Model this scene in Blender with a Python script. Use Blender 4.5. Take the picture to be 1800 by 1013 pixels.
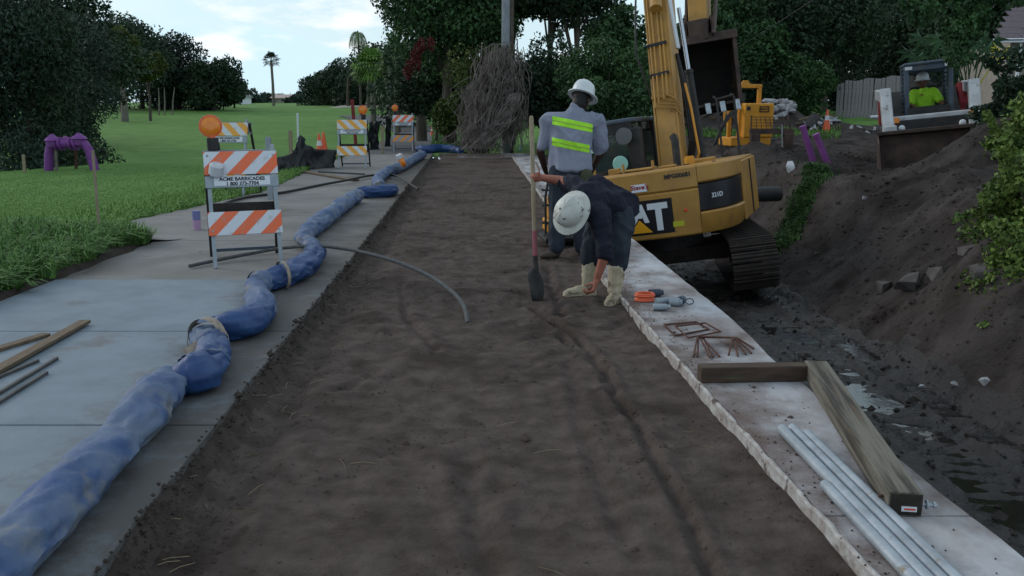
import bpy, bmesh, math, random
import numpy as np
from mathutils import Vector, Matrix, noise
R = math.radians
for o in list(bpy.data.objects): bpy.data.objects.remove(o)
random.seed(7); rng = np.random.default_rng(7)
C = bpy.context.scene.collection
sc = bpy.context.scene

# ------------------------------------------------------------ camera, sky, sun, exposure
CAM_H = 1.6; FPX = 1500.0; PITCH = math.atan((506.5 - 183) / FPX)
cam = bpy.data.objects.new('camera', bpy.data.cameras.new('camera')); C.objects.link(cam)
cam.location = (0, 0, CAM_H); cam.rotation_euler = (R(90) - PITCH, 0, 0)
cam.data.sensor_width = 36; cam.data.lens = 36 * FPX / 1800; cam.data.clip_end = 3000; cam.data.clip_start = .05
sc.camera = cam
SUN_EL = R(24); SUN_AZ = R(-62)          # azimuth from +Y, negative = towards the left
w = bpy.data.worlds.new("World"); sc.world = w; w.use_nodes = True
nt = w.node_tree; nt.nodes.clear()
def wn(t, **k):
    n = nt.nodes.new(t)
    for a, b in k.items(): setattr(n, a, b)
    return n
sky = wn('ShaderNodeTexSky', sky_type='NISHITA', sun_disc=False, sun_elevation=SUN_EL, sun_rotation=SUN_AZ, air_density=1.0, dust_density=1.5, ozone_density=1.3)
tc = wn('ShaderNodeTexCoord'); mp = wn('ShaderNodeMapping'); mp.inputs['Scale'].default_value = (1, 1, 3.2)
n1 = wn('ShaderNodeTexNoise'); n1.inputs['Scale'].default_value = 3.1; n1.inputs['Detail'].default_value = 6; n1.inputs['Roughness'].default_value = .55
rp = wn('ShaderNodeMapRange'); rp.inputs['From Min'].default_value = .50; rp.inputs['From Max'].default_value = .68; rp.inputs['To Min'].default_value = .42; rp.inputs['To Max'].default_value = .95
mx = wn('ShaderNodeMix', data_type='RGBA'); mx.inputs['B'].default_value = (5.7, 7.5, 8.4, 1)
bg = wn('ShaderNodeBackground'); bg.inputs['Strength'].default_value = 0.10
wo = wn('ShaderNodeOutputWorld')
L = nt.links.new
L(tc.outputs['Generated'], mp.inputs['Vector']); L(mp.outputs['Vector'], n1.inputs['Vector']); L(n1.outputs['Fac'], rp.inputs['Value'])
sx_ = wn('ShaderNodeSeparateXYZ'); hz_ = wn('ShaderNodeMapRange'); hz_.inputs['From Min'].default_value = .0; hz_.inputs['From Max'].default_value = .45; hz_.inputs['To Min'].default_value = .45; hz_.inputs['To Max'].default_value = 0
ad = wn('ShaderNodeMath', operation='ADD', use_clamp=True); L(tc.outputs['Generated'], sx_.inputs[0]); L(sx_.outputs['Z'], hz_.inputs['Value']); L(hz_.outputs['Result'], ad.inputs[0]); L(rp.outputs['Result'], ad.inputs[1])
L(sky.outputs['Color'], mx.inputs['A']); L(ad.outputs[0], mx.inputs['Factor'])
n2 = wn('ShaderNodeTexNoise'); n2.inputs['Scale'].default_value = 5.2; n2.inputs['Detail'].default_value = 8; n2.inputs['Roughness'].default_value = .6; L(mp.outputs['Vector'], n2.inputs['Vector'])
r2 = wn('ShaderNodeMapRange'); r2.inputs['From Min'].default_value = .50; r2.inputs['From Max'].default_value = .62; L(n2.outputs['Fac'], r2.inputs['Value'])
m2_ = wn('ShaderNodeMix', data_type='RGBA'); m2_.inputs['B'].default_value = (8.7, 8.8, 9.1, 1); L(mx.outputs['Result'], m2_.inputs['A']); L(r2.outputs['Result'], m2_.inputs['Factor']); L(m2_.outputs['Result'], bg.inputs['Color']); L(bg.outputs['Background'], wo.inputs['Surface'])
sl = bpy.data.lights.new('sun', 'SUN'); sl.energy = 0.8; sl.angle = R(18); sl.color = (1, .96, .9)
so = bpy.data.objects.new('sun', sl); C.objects.link(so)
sd = Vector((math.sin(SUN_AZ) * math.cos(SUN_EL), math.cos(SUN_AZ) * math.cos(SUN_EL), math.sin(SUN_EL)))
so.rotation_euler = sd.to_track_quat('Z', 'Y').to_euler()
vs = sc.view_settings; vs.view_transform = 'Standard'; vs.look = 'None'; vs.gamma = 1; vs.exposure = 0.32
try: vs.use_curve_mapping = False
except Exception: pass

# ------------------------------------------------------------ helpers
cp, sp_ = math.cos(PITCH), math.sin(PITCH)
def ray(px, py):
    a = (px - 900) / FPX; b = -(py - 506.5) / FPX
    return Vector((a, cp + b * sp_, -sp_ + b * cp))
def G(px, py, z=0.0):
    d = ray(px, py); t = (z - CAM_H) / d.z
    return Vector((d.x * t, d.y * t, z))
def D(px, py, Y):
    d = ray(px, py); t = Y / d.y
    return Vector((d.x * t, Y, CAM_H + d.z * t))
def sst(a, b, x):
    t = min(1, max(0, (x - a) / (b - a))); return t * t * (3 - 2 * t)
def interp(x, tab):
    if x <= tab[0][0]: return tab[0][1]
    for (a, p), (b, q) in zip(tab, tab[1:]):
        if x <= b: return p + (q - p) * (x - a) / (b - a)
    return tab[-1][1]
def fn(x, y, s, o=4, z=0.0): return noise.fractal(Vector((x * s, y * s, z)), 1.0, 2.0, o)

def mat(name, c1, c2=None, scale=6, rough=.8, bump=0, bscale=None, metal=0, spec=.35, detail=5, lo=.35, hi=.65,
        c3=None, s3=2, lo3=.55, hi3=.7, coord='Object', stretch=None, bdist=.01, rough2=None, attr=None, coat=0, trans=0, alpha=1, emis=0, ior=None):
    m = bpy.data.materials.new(name); m.use_nodes = True; t = m.node_tree; b = t.nodes['Principled BSDF']
    b.inputs['Roughness'].default_value = rough; b.inputs['Metallic'].default_value = metal
    b.inputs['Specular IOR Level'].default_value = spec; b.inputs['Coat Weight'].default_value = coat
    b.inputs['Transmission Weight'].default_value = trans; b.inputs['Alpha'].default_value = alpha
    if ior: b.inputs['IOR'].default_value = ior
    c1 = (*c1, 1)
    b.inputs['Base Color'].default_value = c1
    l = t.links.new
    cn = t.nodes.new('ShaderNodeTexCoord') if coord == 'Object' else t.nodes.new('ShaderNodeNewGeometry')
    src = cn.outputs['Object' if coord == 'Object' else 'Position']
    if stretch:
        mpn = t.nodes.new('ShaderNodeMapping'); mpn.inputs['Scale'].default_value = stretch; l(src, mpn.inputs['Vector']); src = mpn.outputs['Vector']
    def nz(s, d=detail, r=.6):
        n = t.nodes.new('ShaderNodeTexNoise'); n.inputs['Scale'].default_value = s; n.inputs['Detail'].default_value = d; n.inputs['Roughness'].default_value = r
        l(src, n.inputs['Vector']); return n.outputs['Fac']
    def mr(v, a, bb, c=0, dd=1):
        n = t.nodes.new('ShaderNodeMapRange'); n.inputs['From Min'].default_value = a; n.inputs['From Max'].default_value = bb
        n.inputs['To Min'].default_value = c; n.inputs['To Max'].default_value = dd; l(v, n.inputs['Value']); return n.outputs['Result']
    col = None
    if c2:
        n = t.nodes.new('ShaderNodeMix'); n.data_type = 'RGBA'; n.inputs['A'].default_value = c1; n.inputs['B'].default_value = (*c2, 1)
        f = mr(nz(scale), lo, hi)
        if attr:
            a = t.nodes.new('ShaderNodeAttribute'); a.attribute_name = attr
            q = t.nodes.new('ShaderNodeMath'); q.operation = 'MULTIPLY_ADD'; q.inputs[1].default_value = .45; l(f, q.inputs[0])
            q2 = t.nodes.new('ShaderNodeMath'); q2.operation = 'MULTIPLY'; q2.inputs[1].default_value = .75; l(a.outputs['Fac'], q2.inputs[0]); l(q2.outputs[0], q.inputs[2])
            q.use_clamp = True; f = q.outputs[0]
        l(f, n.inputs['Factor']); col = n.outputs['Result']
        if rough2 is not None: l(mr(f, 0, 1, rough, rough2), b.inputs['Roughness'])
    if c3:
        n = t.nodes.new('ShaderNodeMix'); n.data_type = 'RGBA'; n.inputs['B'].default_value = (*c3, 1)
        if col: l(col, n.inputs['A'])
        else: n.inputs['A'].default_value = c1
        l(mr(nz(s3), lo3, hi3), n.inputs['Factor']); col = n.outputs['Result']
    if col: l(col, b.inputs['Base Color'])
    if bump:
        n = t.nodes.new('ShaderNodeBump'); n.inputs['Strength'].default_value = bump; n.inputs['Distance'].default_value = bdist
        l(nz(bscale or scale * 4, 6, .65), n.inputs['Height']); l(n.outputs['Normal'], b.inputs['Normal'])
    if emis: b.inputs['Emission Color'].default_value = c1; b.inputs['Emission Strength'].default_value = emis
    return m

class MB:
    def __init__(s): s.v = []; s.f = []; s.m = []; s.mi = 0
    def add(s, vs, fs):
        k = len(s.v); s.v += [tuple(v) for v in vs]; s.f += [tuple(i + k for i in f) for f in fs]; s.m += [s.mi] * len(fs); return s
    def box(s, c, d, rot=None, taper=1):
        c = Vector(c); q = rot if rot is not None else Matrix.Identity(3); vs = []
        for z in (-1, 1):
            for x, y in ((-1, -1), (1, -1), (1, 1), (-1, 1)):
                t = taper if z > 0 else 1
                vs.append(c + q @ Vector((x * d[0] / 2 * t, y * d[1] / 2 * t, z * d[2] / 2)))
        return s.add(vs, [(3, 2, 1, 0), (4, 5, 6, 7), (0, 1, 5, 4), (1, 2, 6, 5), (2, 3, 7, 6), (3, 0, 4, 7)])
    def bar(s, a, b, w_, h, up=(0, 0, 1)):
        a, b = Vector(a), Vector(b); d = (b - a); n = d.normalized(); u = Vector(up)
        if abs(n.dot(u)) > .97: u = Vector((0, 1, 0))
        x = n.cross(u).normalized(); z = x.cross(n)
        return s.box((a + b) / 2, (w_, d.length, h), Matrix((x, n, z)).transposed())
    def tube(s, pts, r, n=8, cap=True, flat=None):
        pts = [Vector(p) for p in pts]; N = len(pts)
        rs = r if hasattr(r, '__len__') else [r] * N
        vs = []; prev = None
        for i, p in enumerate(pts):
            t = (pts[min(i + 1, N - 1)] - pts[max(i - 1, 0)]); t = t.normalized() if t.length > 1e-9 else Vector((0, 0, 1))
            if prev is None:
                u = Vector((0, 0, 1)) if abs(t.z) < .9 else Vector((1, 0, 0)); x = t.cross(u).normalized()
            else:
                x = prev - t * prev.dot(t); x = x.normalized() if x.length > 1e-6 else t.orthogonal().normalized()
            prev = x; y = t.cross(x)
            for k in range(n):
                a = 2 * math.pi * k / n; vs.append(p + (x * math.cos(a) + y * math.sin(a)) * rs[i])
        fs = [(i * n + k, i * n + (k + 1) % n, (i + 1) * n + (k + 1) % n, (i + 1) * n + k) for i in range(N - 1) for k in range(n)]
        if cap: fs += [tuple(range(n))[::-1], tuple((N - 1) * n + k for k in range(n))]
        return s.add(vs, fs)
    def cyl(s, a, b, r, r2=None, n=16): return s.tube([a, b], [r, r if r2 is None else r2], n)
    def ell(s, c, rad, n=12, m=8, rot=None):
        c = Vector(c); q = rot if rot is not None else Matrix.Identity(3); vs = []; rad = rad if hasattr(rad, '__len__') else (rad,) * 3
        for i in range(m + 1):
            th = math.pi * i / m
            for k in range(n):
                ph = 2 * math.pi * k / n
                vs.append(c + q @ Vector((rad[0] * math.sin(th) * math.cos(ph), rad[1] * math.sin(th) * math.sin(ph), rad[2] * math.cos(th))))
        return s.add(vs, [(i * n + k, (i + 1) * n + k, (i + 1) * n + (k + 1) % n, i * n + (k + 1) % n) for i in range(m) for k in range(n)])
    def lathe(s, prof, n=20, M_=None):
        M_ = M_ or Matrix.Identity(4); vs = []
        for r, z in prof:
            for k in range(n):
                a = 2 * math.pi * k / n; vs.append(M_ @ Vector((r * math.cos(a), r * math.sin(a), z)))
        return s.add(vs, [(i * n + k, i * n + (k + 1) % n, (i + 1) * n + (k + 1) % n, (i + 1) * n + k) for i in range(len(prof) - 1) for k in range(n)])
    def prism(s, prof, a, b, M_=None):      # prof in (u,v); extruded along w from a to b; axes x=w,y=u,z=v
        M_ = M_ or Matrix.Identity(4); n = len(prof)
        vs = [M_ @ Vector((a, u, v)) for u, v in prof] + [M_ @ Vector((b, u, v)) for u, v in prof]
        return s.add(vs, [tuple(range(n))[::-1], tuple(range(n, 2 * n))] + [(k, (k + 1) % n, n + (k + 1) % n, n + k) for k in range(n)])
    def build(s, name, m, parent=None, bev=0, smooth=False, loc=None, seg=2, ang=35):
        me = bpy.data.meshes.new(name); me.from_pydata(s.v, [], s.f)
        ms = m if isinstance(m, (list, tuple)) else [m]
        for q in ms: me.materials.append(q)
        if len(ms) > 1: me.polygons.foreach_set('material_index', s.m)
        bm = bmesh.new(); bm.from_mesh(me); bmesh.ops.remove_doubles(bm, verts=bm.verts, dist=1e-5); bmesh.ops.recalc_face_normals(bm, faces=bm.faces)
        if smooth:
            for f in bm.faces: f.smooth = True
            for e in bm.edges:
                if len(e.link_faces) == 2 and e.calc_face_angle(0) > R(ang): e.smooth = False
        bm.to_mesh(me); bm.free()
        o = bpy.data.objects.new(name, me); C.objects.link(o)
        if parent: o.parent = parent
        if loc is not None: o.location = loc
        if bev:
            b = o.modifiers.new('bevel', 'BEVEL'); b.width = bev; b.segments = seg; b.limit_method = 'ANGLE'; b.angle_limit = R(40)
        return o

def tag(o, label=None, cat=None, group=None, kind=None):
    if label: o['label'] = label
    if cat: o['category'] = cat
    if group: o['group'] = group
    if kind: o['kind'] = kind
    return o
def thing(name, label, cat, loc=(0, 0, 0), rot=(0, 0, 0), group=None, kind=None):
    o = bpy.data.objects.new(name, None); C.objects.link(o); o.location = loc; o.rotation_euler = rot; o.empty_display_size = .2
    return tag(o, label, cat, group, kind)
KIDS = {}
def children(o): return [c for c in bpy.data.objects if c.parent == o]
def copy_tree(o, parent=None):
    c = o.copy(); C.objects.link(c); c.parent = parent
    for ch in children(o): copy_tree(ch, c)
    return c
def npmesh(name, V, F, m, tint=None, smooth=False):
    me = bpy.data.meshes.new(name); k = F.shape[1]
    me.vertices.add(len(V)); me.vertices.foreach_set('co', V.astype(np.float32).ravel())
    me.loops.add(F.size); me.loops.foreach_set('vertex_index', F.astype(np.int32).ravel())
    me.polygons.add(len(F)); me.polygons.foreach_set('loop_start', np.arange(0, F.size, k, dtype=np.int32))
    me.polygons.foreach_set('use_smooth', np.full(len(F), smooth))
    me.update(calc_edges=True); me.validate()
    for q in (m if isinstance(m, (list, tuple)) else [m]): me.materials.append(q)
    if tint is not None:
        a = me.attributes.new('tint', 'FLOAT', 'POINT'); a.data.foreach_set('value', tint.astype(np.float32))
    return me
def link(name, me, parent=None, loc=None):
    o = bpy.data.objects.new(name, me); C.objects.link(o)
    if parent: o.parent = parent
    if loc is not None: o.location = loc
    return o
def leaf_arrays(P, size, aspect=.5, droop=None, tri=False):
    n = len(P); a = rng.normal(size=(n, 3)); 
    if droop is not None: a[:, 2] -= droop
    a /= np.linalg.norm(a, axis=1)[:, None] + 1e-9
    b = rng.normal(size=(n, 3)); b -= (b * a).sum(1)[:, None] * a; b /= np.linalg.norm(b, axis=1)[:, None] + 1e-9
    s = (size * rng.uniform(.6, 1.35, n))[:, None]
    V = np.stack([P - a * s * .5, P + b * s * .5 * aspect - a * s * .05, P + a * s * .5, P - b * s * .5 * aspect - a * s * .05], 1).reshape(-1, 3)
    F = np.arange(4 * n).reshape(n, 4)
    return V, F
def grass_mesh(name, P, h, wd, m, lean=.45):
    n = len(P); an = rng.uniform(0, 2 * np.pi, n); d = np.stack([np.cos(an), np.sin(an), 0 * an], 1); q = np.stack([-np.sin(an), np.cos(an), 0 * an], 1)
    H = (h * rng.uniform(.45, 1.3, n))[:, None]; W = (wd * rng.uniform(.6, 1.3, n))[:, None]; le = (lean * rng.uniform(.1, 1.6, n))[:, None]
    up = np.array([[0, 0, 1.]])
    p1 = P + up * H * .6 + d * H * le * .35; p2 = P + up * H * (1 - .35 * le) + d * H * le
    V = np.stack([P - q * W, P + q * W, p1 + q * W * .7, p1 - q * W * .7, p2 + q * W * .12, p2 - q * W * .12], 1).reshape(-1, 3)
    k = np.arange(n)[:, None] * 6
    F = np.concatenate([k + np.array([[0, 1, 2, 3]]), k + np.array([[3, 2, 4, 5]])], 0)
    t = np.repeat(rng.uniform(0, 1, n), 6)
    return npmesh(name, V, F, m, t)
_dg = None
def textmesh(body, size, m, parent, loc, rot=(R(90), 0, 0), name='lettering', bold=0.0, sx=1.0, shear=0, ext=.001):
    cu = bpy.data.curves.new('tmp_text', 'FONT'); cu.body = body; cu.size = size; cu.align_x = 'CENTER'; cu.align_y = 'CENTER'; cu.extrude = ext; cu.offset = bold; cu.shear = shear; cu.resolution_u = 3
    o = bpy.data.objects.new('tmp_text', cu); C.objects.link(o)
    dg = bpy.context.evaluated_depsgraph_get(); me = bpy.data.meshes.new_from_object(o.evaluated_get(dg)); bpy.data.objects.remove(o)
    me.materials.clear(); me.materials.append(m)
    q = link(name, me, parent, loc); q.rotation_euler = rot; q.scale = (sx, 1, 1); return q

# ------------------------------------------------------------ materials
m_grass = mat('lawn_green', (.085, .185, .042), (.125, .235, .060), 1.1, .9, .6, 60, coord='P', c3=(.085, .18, .045), s3=.18, lo3=.5, hi3=.68, bdist=.03, spec=.15)
m_blade = mat('grass_blade', (.085, .18, .042), (.17, .30, .075), 3, .75, attr='tint', coord='P', spec=.25)
m_tallg = mat('tall_grass', (.035, .09, .025), (.13, .25, .06), 3, .7, attr='tint', coord='P', spec=.25)
m_conc = mat('new_concrete', (.150, .187, .22), (.192, .230, .268), 3.6, .75, .5, 90, coord='P', c3=(.12, .11, .10), s3=1.6, lo3=.60, hi3=.72, bdist=.004)
m_conc2 = mat('weathered_concrete', (.15, .145, .14), (.215, .21, .205), 2.2, .85, .5, 60, coord='P', c3=(.085, .072, .062), s3=1.1, lo3=.5, hi3=.72, bdist=.006)
m_asph = mat('asphalt', (.07, .075, .08), (.11, .11, .115), 4, .9, .4, 60, coord='P')
m_wall = mat('cast_concrete', (.45, .465, .50), (.33, .31, .31), 2.6, .8, .5, 70, coord='P', c3=(.125, .092, .08), s3=1.9, lo3=.44, hi3=.66, bdist=.006, stretch=(1, .7, 1))
m_lip = mat('chipped_edge', (.47, .46, .45), (.26, .22, .20), 16, .85, .6, 90, coord='P', c3=(.10, .07, .06), s3=9, lo3=.56, hi3=.66)
m_dirt = mat('damp_sandy_dirt', (.062, .048, .041), (.112, .088, .078), 7, .95, 1.0, 55, coord='P', detail=9, c3=(.038, .028, .023), s3=1.3, lo3=.50, hi3=.70, bdist=.016, spec=.12)
m_dirt2 = mat('dug_soil', (.041, .034, .031), (.080, .068, .064), 1.6, .95, 1.0, 18, coord='P', c3=(.022, .017, .015), s3=1.3, lo3=.5, hi3=.68, bdist=.05, spec=.12)
m_mud = mat('wet_mud', (.016, .013, .012), (.040, .033, .031), 3.2, .12, 1.0, 26, coord='P', rough2=.75, bdist=.035, spec=.5, lo=.38, hi=.6)
m_soil = mat('dark_soil', (.030, .022, .018), (.055, .042, .035), 8, .95, .7, 40, coord='P')
m_wood = mat('weathered_timber', (.165, .15, .12), (.045, .038, .030), 2.6, .8, .6, 60, c3=(.19, .11, .06), s3=3, lo3=.60, hi3=.72, stretch=(10, .45, 10), bdist=.006, detail=8, lo=.42, hi=.58)
m_wood3 = mat('dark_stained_timber', (.085, .052, .036), (.040, .026, .020), 6, .8, .6, 60, c3=(.09, .085, .05), s3=3, lo3=.56, hi3=.7, stretch=(.9, 9, 9), bdist=.005)
m_wood2 = mat('sawn_board', (.17, .125, .08), (.10, .07, .045), 9, .8, .4, 50, stretch=(8, .8, 8))
m_darkwood = mat('dark_bar', (.055, .055, .06), (.10, .095, .09), 9, .7, .3, 40)
m_endgrain = mat('endgrain', (.018, .015, .012), (.032, .026, .02), 30, .9)
m_stake = mat('stake_wood', (.30, .25, .17), (.20, .16, .11), 18, .8, stretch=(5, 5, .7))
m_galv = mat('galvanised_pipe', (.36, .40, .44), (.25, .28, .31), 9, .5, .15, 60, metal=.25, c3=(.20, .17, .13), s3=14, lo3=.64, hi3=.72)
m_rust = mat('rusty_steel', (.115, .050, .034), (.060, .030, .023), 40, .85, .4, 90)
m_black = mat('black_rubber', (.012, .012, .014), (.028, .027, .027), 8, .6, .1, 50)
m_cable = mat('grey_hose', (.045, .050, .055), (.09, .095, .10), 20, .6, .3, 100)
m_hoseA = mat('faded_blue_hose', (.045, .085, .20), (.13, .17, .24), 4, .72, .5, 14, spec=.25, coord='P', c3=(.20, .195, .18), s3=3.6, lo3=.54, hi3=.72, bdist=.012)
m_hoseB = mat('deep_blue_hose', (.010, .038, .135), (.022, .065, .18), 7, .5, .5, 16, spec=.4, coord='P', c3=(.06, .10, .18), s3=5, lo3=.58, hi3=.75, bdist=.012)
m_strap = mat('hose_strap', (.34, .28, .22), (.22, .18, .15), 30, .85)
m_org = mat('safety_orange', (.75, .12, .035), (.62, .10, .04), 9, .45, spec=.5)
m_white = mat('white_reflective', (.60, .62, .64), (.50, .51, .52), 9, .45, spec=.5)
m_amber = mat('amber_lens', (.78, .24, .012), (.66, .17, .01), 20, .22, spec=.6, bump=.4, bscale=80, bdist=.002)
m_plastic = mat('white_plastic', (.55, .57, .62), (.46, .47, .5), 14, .5)
m_steelg = mat('grey_steel', (.23, .27, .31), (.30, .34, .37), 8, .5, metal=.2)
m_dsteel = mat('dark_steel', (.018, .018, .020), (.04, .036, .034), 8, .6, .2, 50, metal=.2)
m_violet = mat('violet_paint', (.19, .045, .25), (.13, .035, .18), 6, .5, .2, 40, c3=(.09, .05, .10), s3=6, lo3=.6, hi3=.75)
m_violet2 = mat('violet_pvc', (.24, .07, .27), (.18, .05, .20), 6, .55)
m_yel = mat('machine_yellow', (.41, .215, .040), (.33, .17, .034), 3, .5, spec=.5, coord='Object', c3=(.16, .095, .045), s3=3.4, lo3=.54, hi3=.8, bump=.1, bscale=30)
m_yel2 = mat('orange_yellow_paint', (.66, .285, .012), (.50, .21, .015), 4, .5, spec=.5, c3=(.2, .11, .03), s3=4, lo3=.6, hi3=.78)
m_track = mat('muddy_track_steel', (.050, .038, .032), (.022, .018, .017), 7, .8, .6, 40, metal=.1)
m_bucket = mat('worn_bucket_steel', (.10, .066, .052), (.045, .032, .029), 4, .65, .4, 40, metal=.3)
m_bucketin = mat('bucket_inside', (.010, .009, .009), (.022, .017, .015), 5, .9, .4, 30)
m_tooth = mat('bright_worn_steel', (.42, .48, .54), (.26, .28, .3), 20, .35, metal=.5)
m_chrome = mat('chrome_rod', (.50, .54, .60), None, 3, .2, metal=.8)
m_glass = mat('cab_glass', (.02, .035, .035), (.035, .055, .05), 2, .06, spec=.7, alpha=.72)
m_glassclear = mat('clear_glass', (.02, .03, .03), None, 3, .05, spec=.6, alpha=.22)
m_logo = mat('black_decal', (.010, .009, .012), None, 3, .4)
m_decw = mat('white_decal', (.62, .65, .70), None, 3, .5)
m_decy = mat('yellow_decal', (.72, .33, .01), None, 3, .5)
m_red = mat('red_paint', (.28, .022, .03), (.20, .018, .022), 5, .5, c3=(.10, .03, .03), s3=5)
m_redlens = mat('red_reflector', (.65, .05, .02), None, 3, .35)
m_wpaint = mat('worn_white_paint', (.52, .54, .57), (.40, .40, .41), 5, .5, c3=(.13, .10, .085), s3=6, lo3=.60, hi3=.72)
m_cabblue = mat('cab_grey_blue', (.045, .065, .095), (.07, .095, .13), 4, .5, c3=(.1, .1, .1), s3=5)
m_skinD = mat('dark_skin', (.030, .015, .010), (.045, .022, .015), 8, .5)
m_skinL = mat('tanned_skin', (.34, .125, .085), (.26, .09, .06), 14, .55, .2, 60, bdist=.003)
m_skinM = mat('brown_skin', (.13, .055, .035), (.10, .04, .028), 14, .55)
m_hair = mat('black_hair', (.006, .005, .005), (.014, .011, .010), 40, .6, .6, 120)
m_shirt = mat('grey_shirt', (.185, .20, .27), (.225, .24, .305), 5, .9, .3, 30, bdist=.01)
m_navy = mat('navy_shirt', (.006, .007, .017), (.010, .012, .025), 7, .9, .4, 24, bdist=.012)
m_jean = mat('dark_trousers', (.014, .020, .032), (.026, .034, .048), 9, .9, .5, 30, bdist=.01)
m_boot = mat('muddy_rubber_boot', (.46, .41, .30), (.34, .29, .20), 10, .6, .2, 30, c3=(.10, .075, .05), s3=9, lo3=.56, hi3=.68)
m_boot2 = mat('brown_boot', (.075, .055, .045), (.05, .036, .03), 20, .8)
m_hat = mat('white_hard_hat', (.58, .62, .64), (.50, .53, .54), 8, .35, spec=.5)
m_hatd = mat('dirty_hard_hat', (.55, .56, .53), (.43, .43, .39), 10, .45, c3=(.09, .07, .06), s3=17, lo3=.62, hi3=.67, spec=.4)
m_hivis = mat('hi_vis_yellow', (.36, .74, .03), (.29, .62, .03), 9, .7)
m_stripeg = mat('stripe_grey', (.20, .30, .05), None, 3, .5)
m_bark = mat('bark', (.055, .045, .036), (.10, .085, .07), 10, .9, .7, 40, coord='P', bdist=.03, stretch=(1, 1, .3))
m_barkp = mat('pale_bark', (.19, .17, .145), (.11, .10, .085), 8, .9, .5, 30, coord='P', stretch=(1, 1, .4))
m_pole = mat('weathered_pole', (.26, .29, .32), (.17, .19, .21), 7, .85, stretch=(3, 3, .5))
m_vine = mat('dead_vines', (.215, .185, .17), (.085, .07, .064), 3, .9, coord='P')
def leafm(n, a, b, s=.7): return mat(n, a, b, s, .65, attr='tint', coord='P', spec=.25, lo=.4, hi=.62)
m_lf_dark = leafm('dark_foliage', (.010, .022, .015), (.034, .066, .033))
m_lf_blue = leafm('bluish_foliage', (.013, .026, .020), (.034, .060, .042))
m_lf_mid = leafm('mid_foliage', (.013, .038, .016), (.055, .120, .038))
m_lf_oliv = leafm('olive_foliage', (.028, .048, .012), (.085, .115, .025))
m_lf_brt = leafm('bright_foliage', (.045, .11, .02), (.15, .27, .05), 2)
m_lf_vine = leafm('vine_foliage', (.025, .058, .015), (.13, .19, .035), 2)
m_lf_red = leafm('red_brown_foliage', (.055, .012, .012), (.13, .028, .022))
m_lf_palm = leafm('palm_foliage', (.035, .075, .030), (.11, .17, .06), 1)
m_plank = mat('fence_plank', (.33, .305, .32), (.24, .22, .225), 5, .9, .4, 30, stretch=(6, 6, .6), c3=(.10, .085, .075), s3=3)
m_rubble = mat('rubble_concrete', (.40, .40, .42), (.22, .21, .21), 6, .9, .5, 30)
m_rubble2 = mat('muddy_rubble', (.10, .09, .09), (.055, .046, .043), 6, .9, .6, 30)
m_roof = mat('roof_shingle', (.125, .10, .115), (.085, .07, .08), 12, .9, .5, 40)
m_house = mat('house_render', (.30, .27, .23), (.24, .22, .19), 5, .9)
m_sand = mat('bunker_sand', (.35, .32, .28), None, 3, .9)
m_cloth = mat('black_silt_fabric', (.010, .011, .013), (.03, .033, .038), 6, .45, .3, 30)

def grime(m, ax, ay, c0, f0, f1, col, amt=1.6, sc_=5, mx1=1.0):
    """tracked-in dirt that thickens towards a line on the ground a*x + b*y + c"""
    t = m.node_tree; b = t.nodes['Principled BSDF']; l = t.links.new
    g = t.nodes.new('ShaderNodeNewGeometry'); sp = t.nodes.new('ShaderNodeSeparateXYZ'); l(g.outputs['Position'], sp.inputs[0])
    a = t.nodes.new('ShaderNodeMath'); a.operation = 'MULTIPLY_ADD'; a.inputs[1].default_value = ax; a.inputs[2].default_value = c0; l(sp.outputs['X'], a.inputs[0])
    a2 = t.nodes.new('ShaderNodeMath'); a2.operation = 'MULTIPLY_ADD'; a2.inputs[1].default_value = ay; l(sp.outputs['Y'], a2.inputs[0]); l(a.outputs[0], a2.inputs[2])
    mr = t.nodes.new('ShaderNodeMapRange'); mr.inputs['From Min'].default_value = f0; mr.inputs['From Max'].default_value = f1; l(a2.outputs[0], mr.inputs['Value'])
    n = t.nodes.new('ShaderNodeTexNoise'); n.inputs['Scale'].default_value = sc_; n.inputs['Detail'].default_value = 9; n.inputs['Roughness'].default_value = .68; l(g.outputs['Position'], n.inputs['Vector'])
    q = t.nodes.new('ShaderNodeMath'); q.operation = 'MULTIPLY_ADD'; q.inputs[1].default_value = amt * 2; q.inputs[2].default_value = -amt; l(n.outputs['Fac'], q.inputs[0])
    s_ = t.nodes.new('ShaderNodeMath'); s_.operation = 'ADD'; l(q.outputs[0], s_.inputs[0]); l(mr.outputs['Result'], s_.inputs[1])
    e = t.nodes.new('ShaderNodeMapRange'); e.inputs['From Min'].default_value = .25; e.inputs['From Max'].default_value = .95; e.inputs['To Max'].default_value = mx1; l(s_.outputs[0], e.inputs['Value'])
    k = t.nodes.new('ShaderNodeMix'); k.data_type = 'RGBA'; k.inputs['B'].default_value = (*col, 1)
    l(b.inputs['Base Color'].links[0].from_socket, k.inputs['A']); l(e.outputs['Result'], k.inputs['Factor']); l(k.outputs['Result'], b.inputs['Base Color'])
grime(m_conc, 1, .09, 1.12, -.75, .0, (.075, .062, .052), 1.0, 4.5, .85)
grime(m_conc2, 1, .055, 1.05, -.8, .0, (.075, .062, .052), 1.0, 3.5, .8)
grime(m_wall, -1, -.062, 1.30, -.50, .06, (.115, .080, .068), 1.1, 5, .92)
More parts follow.
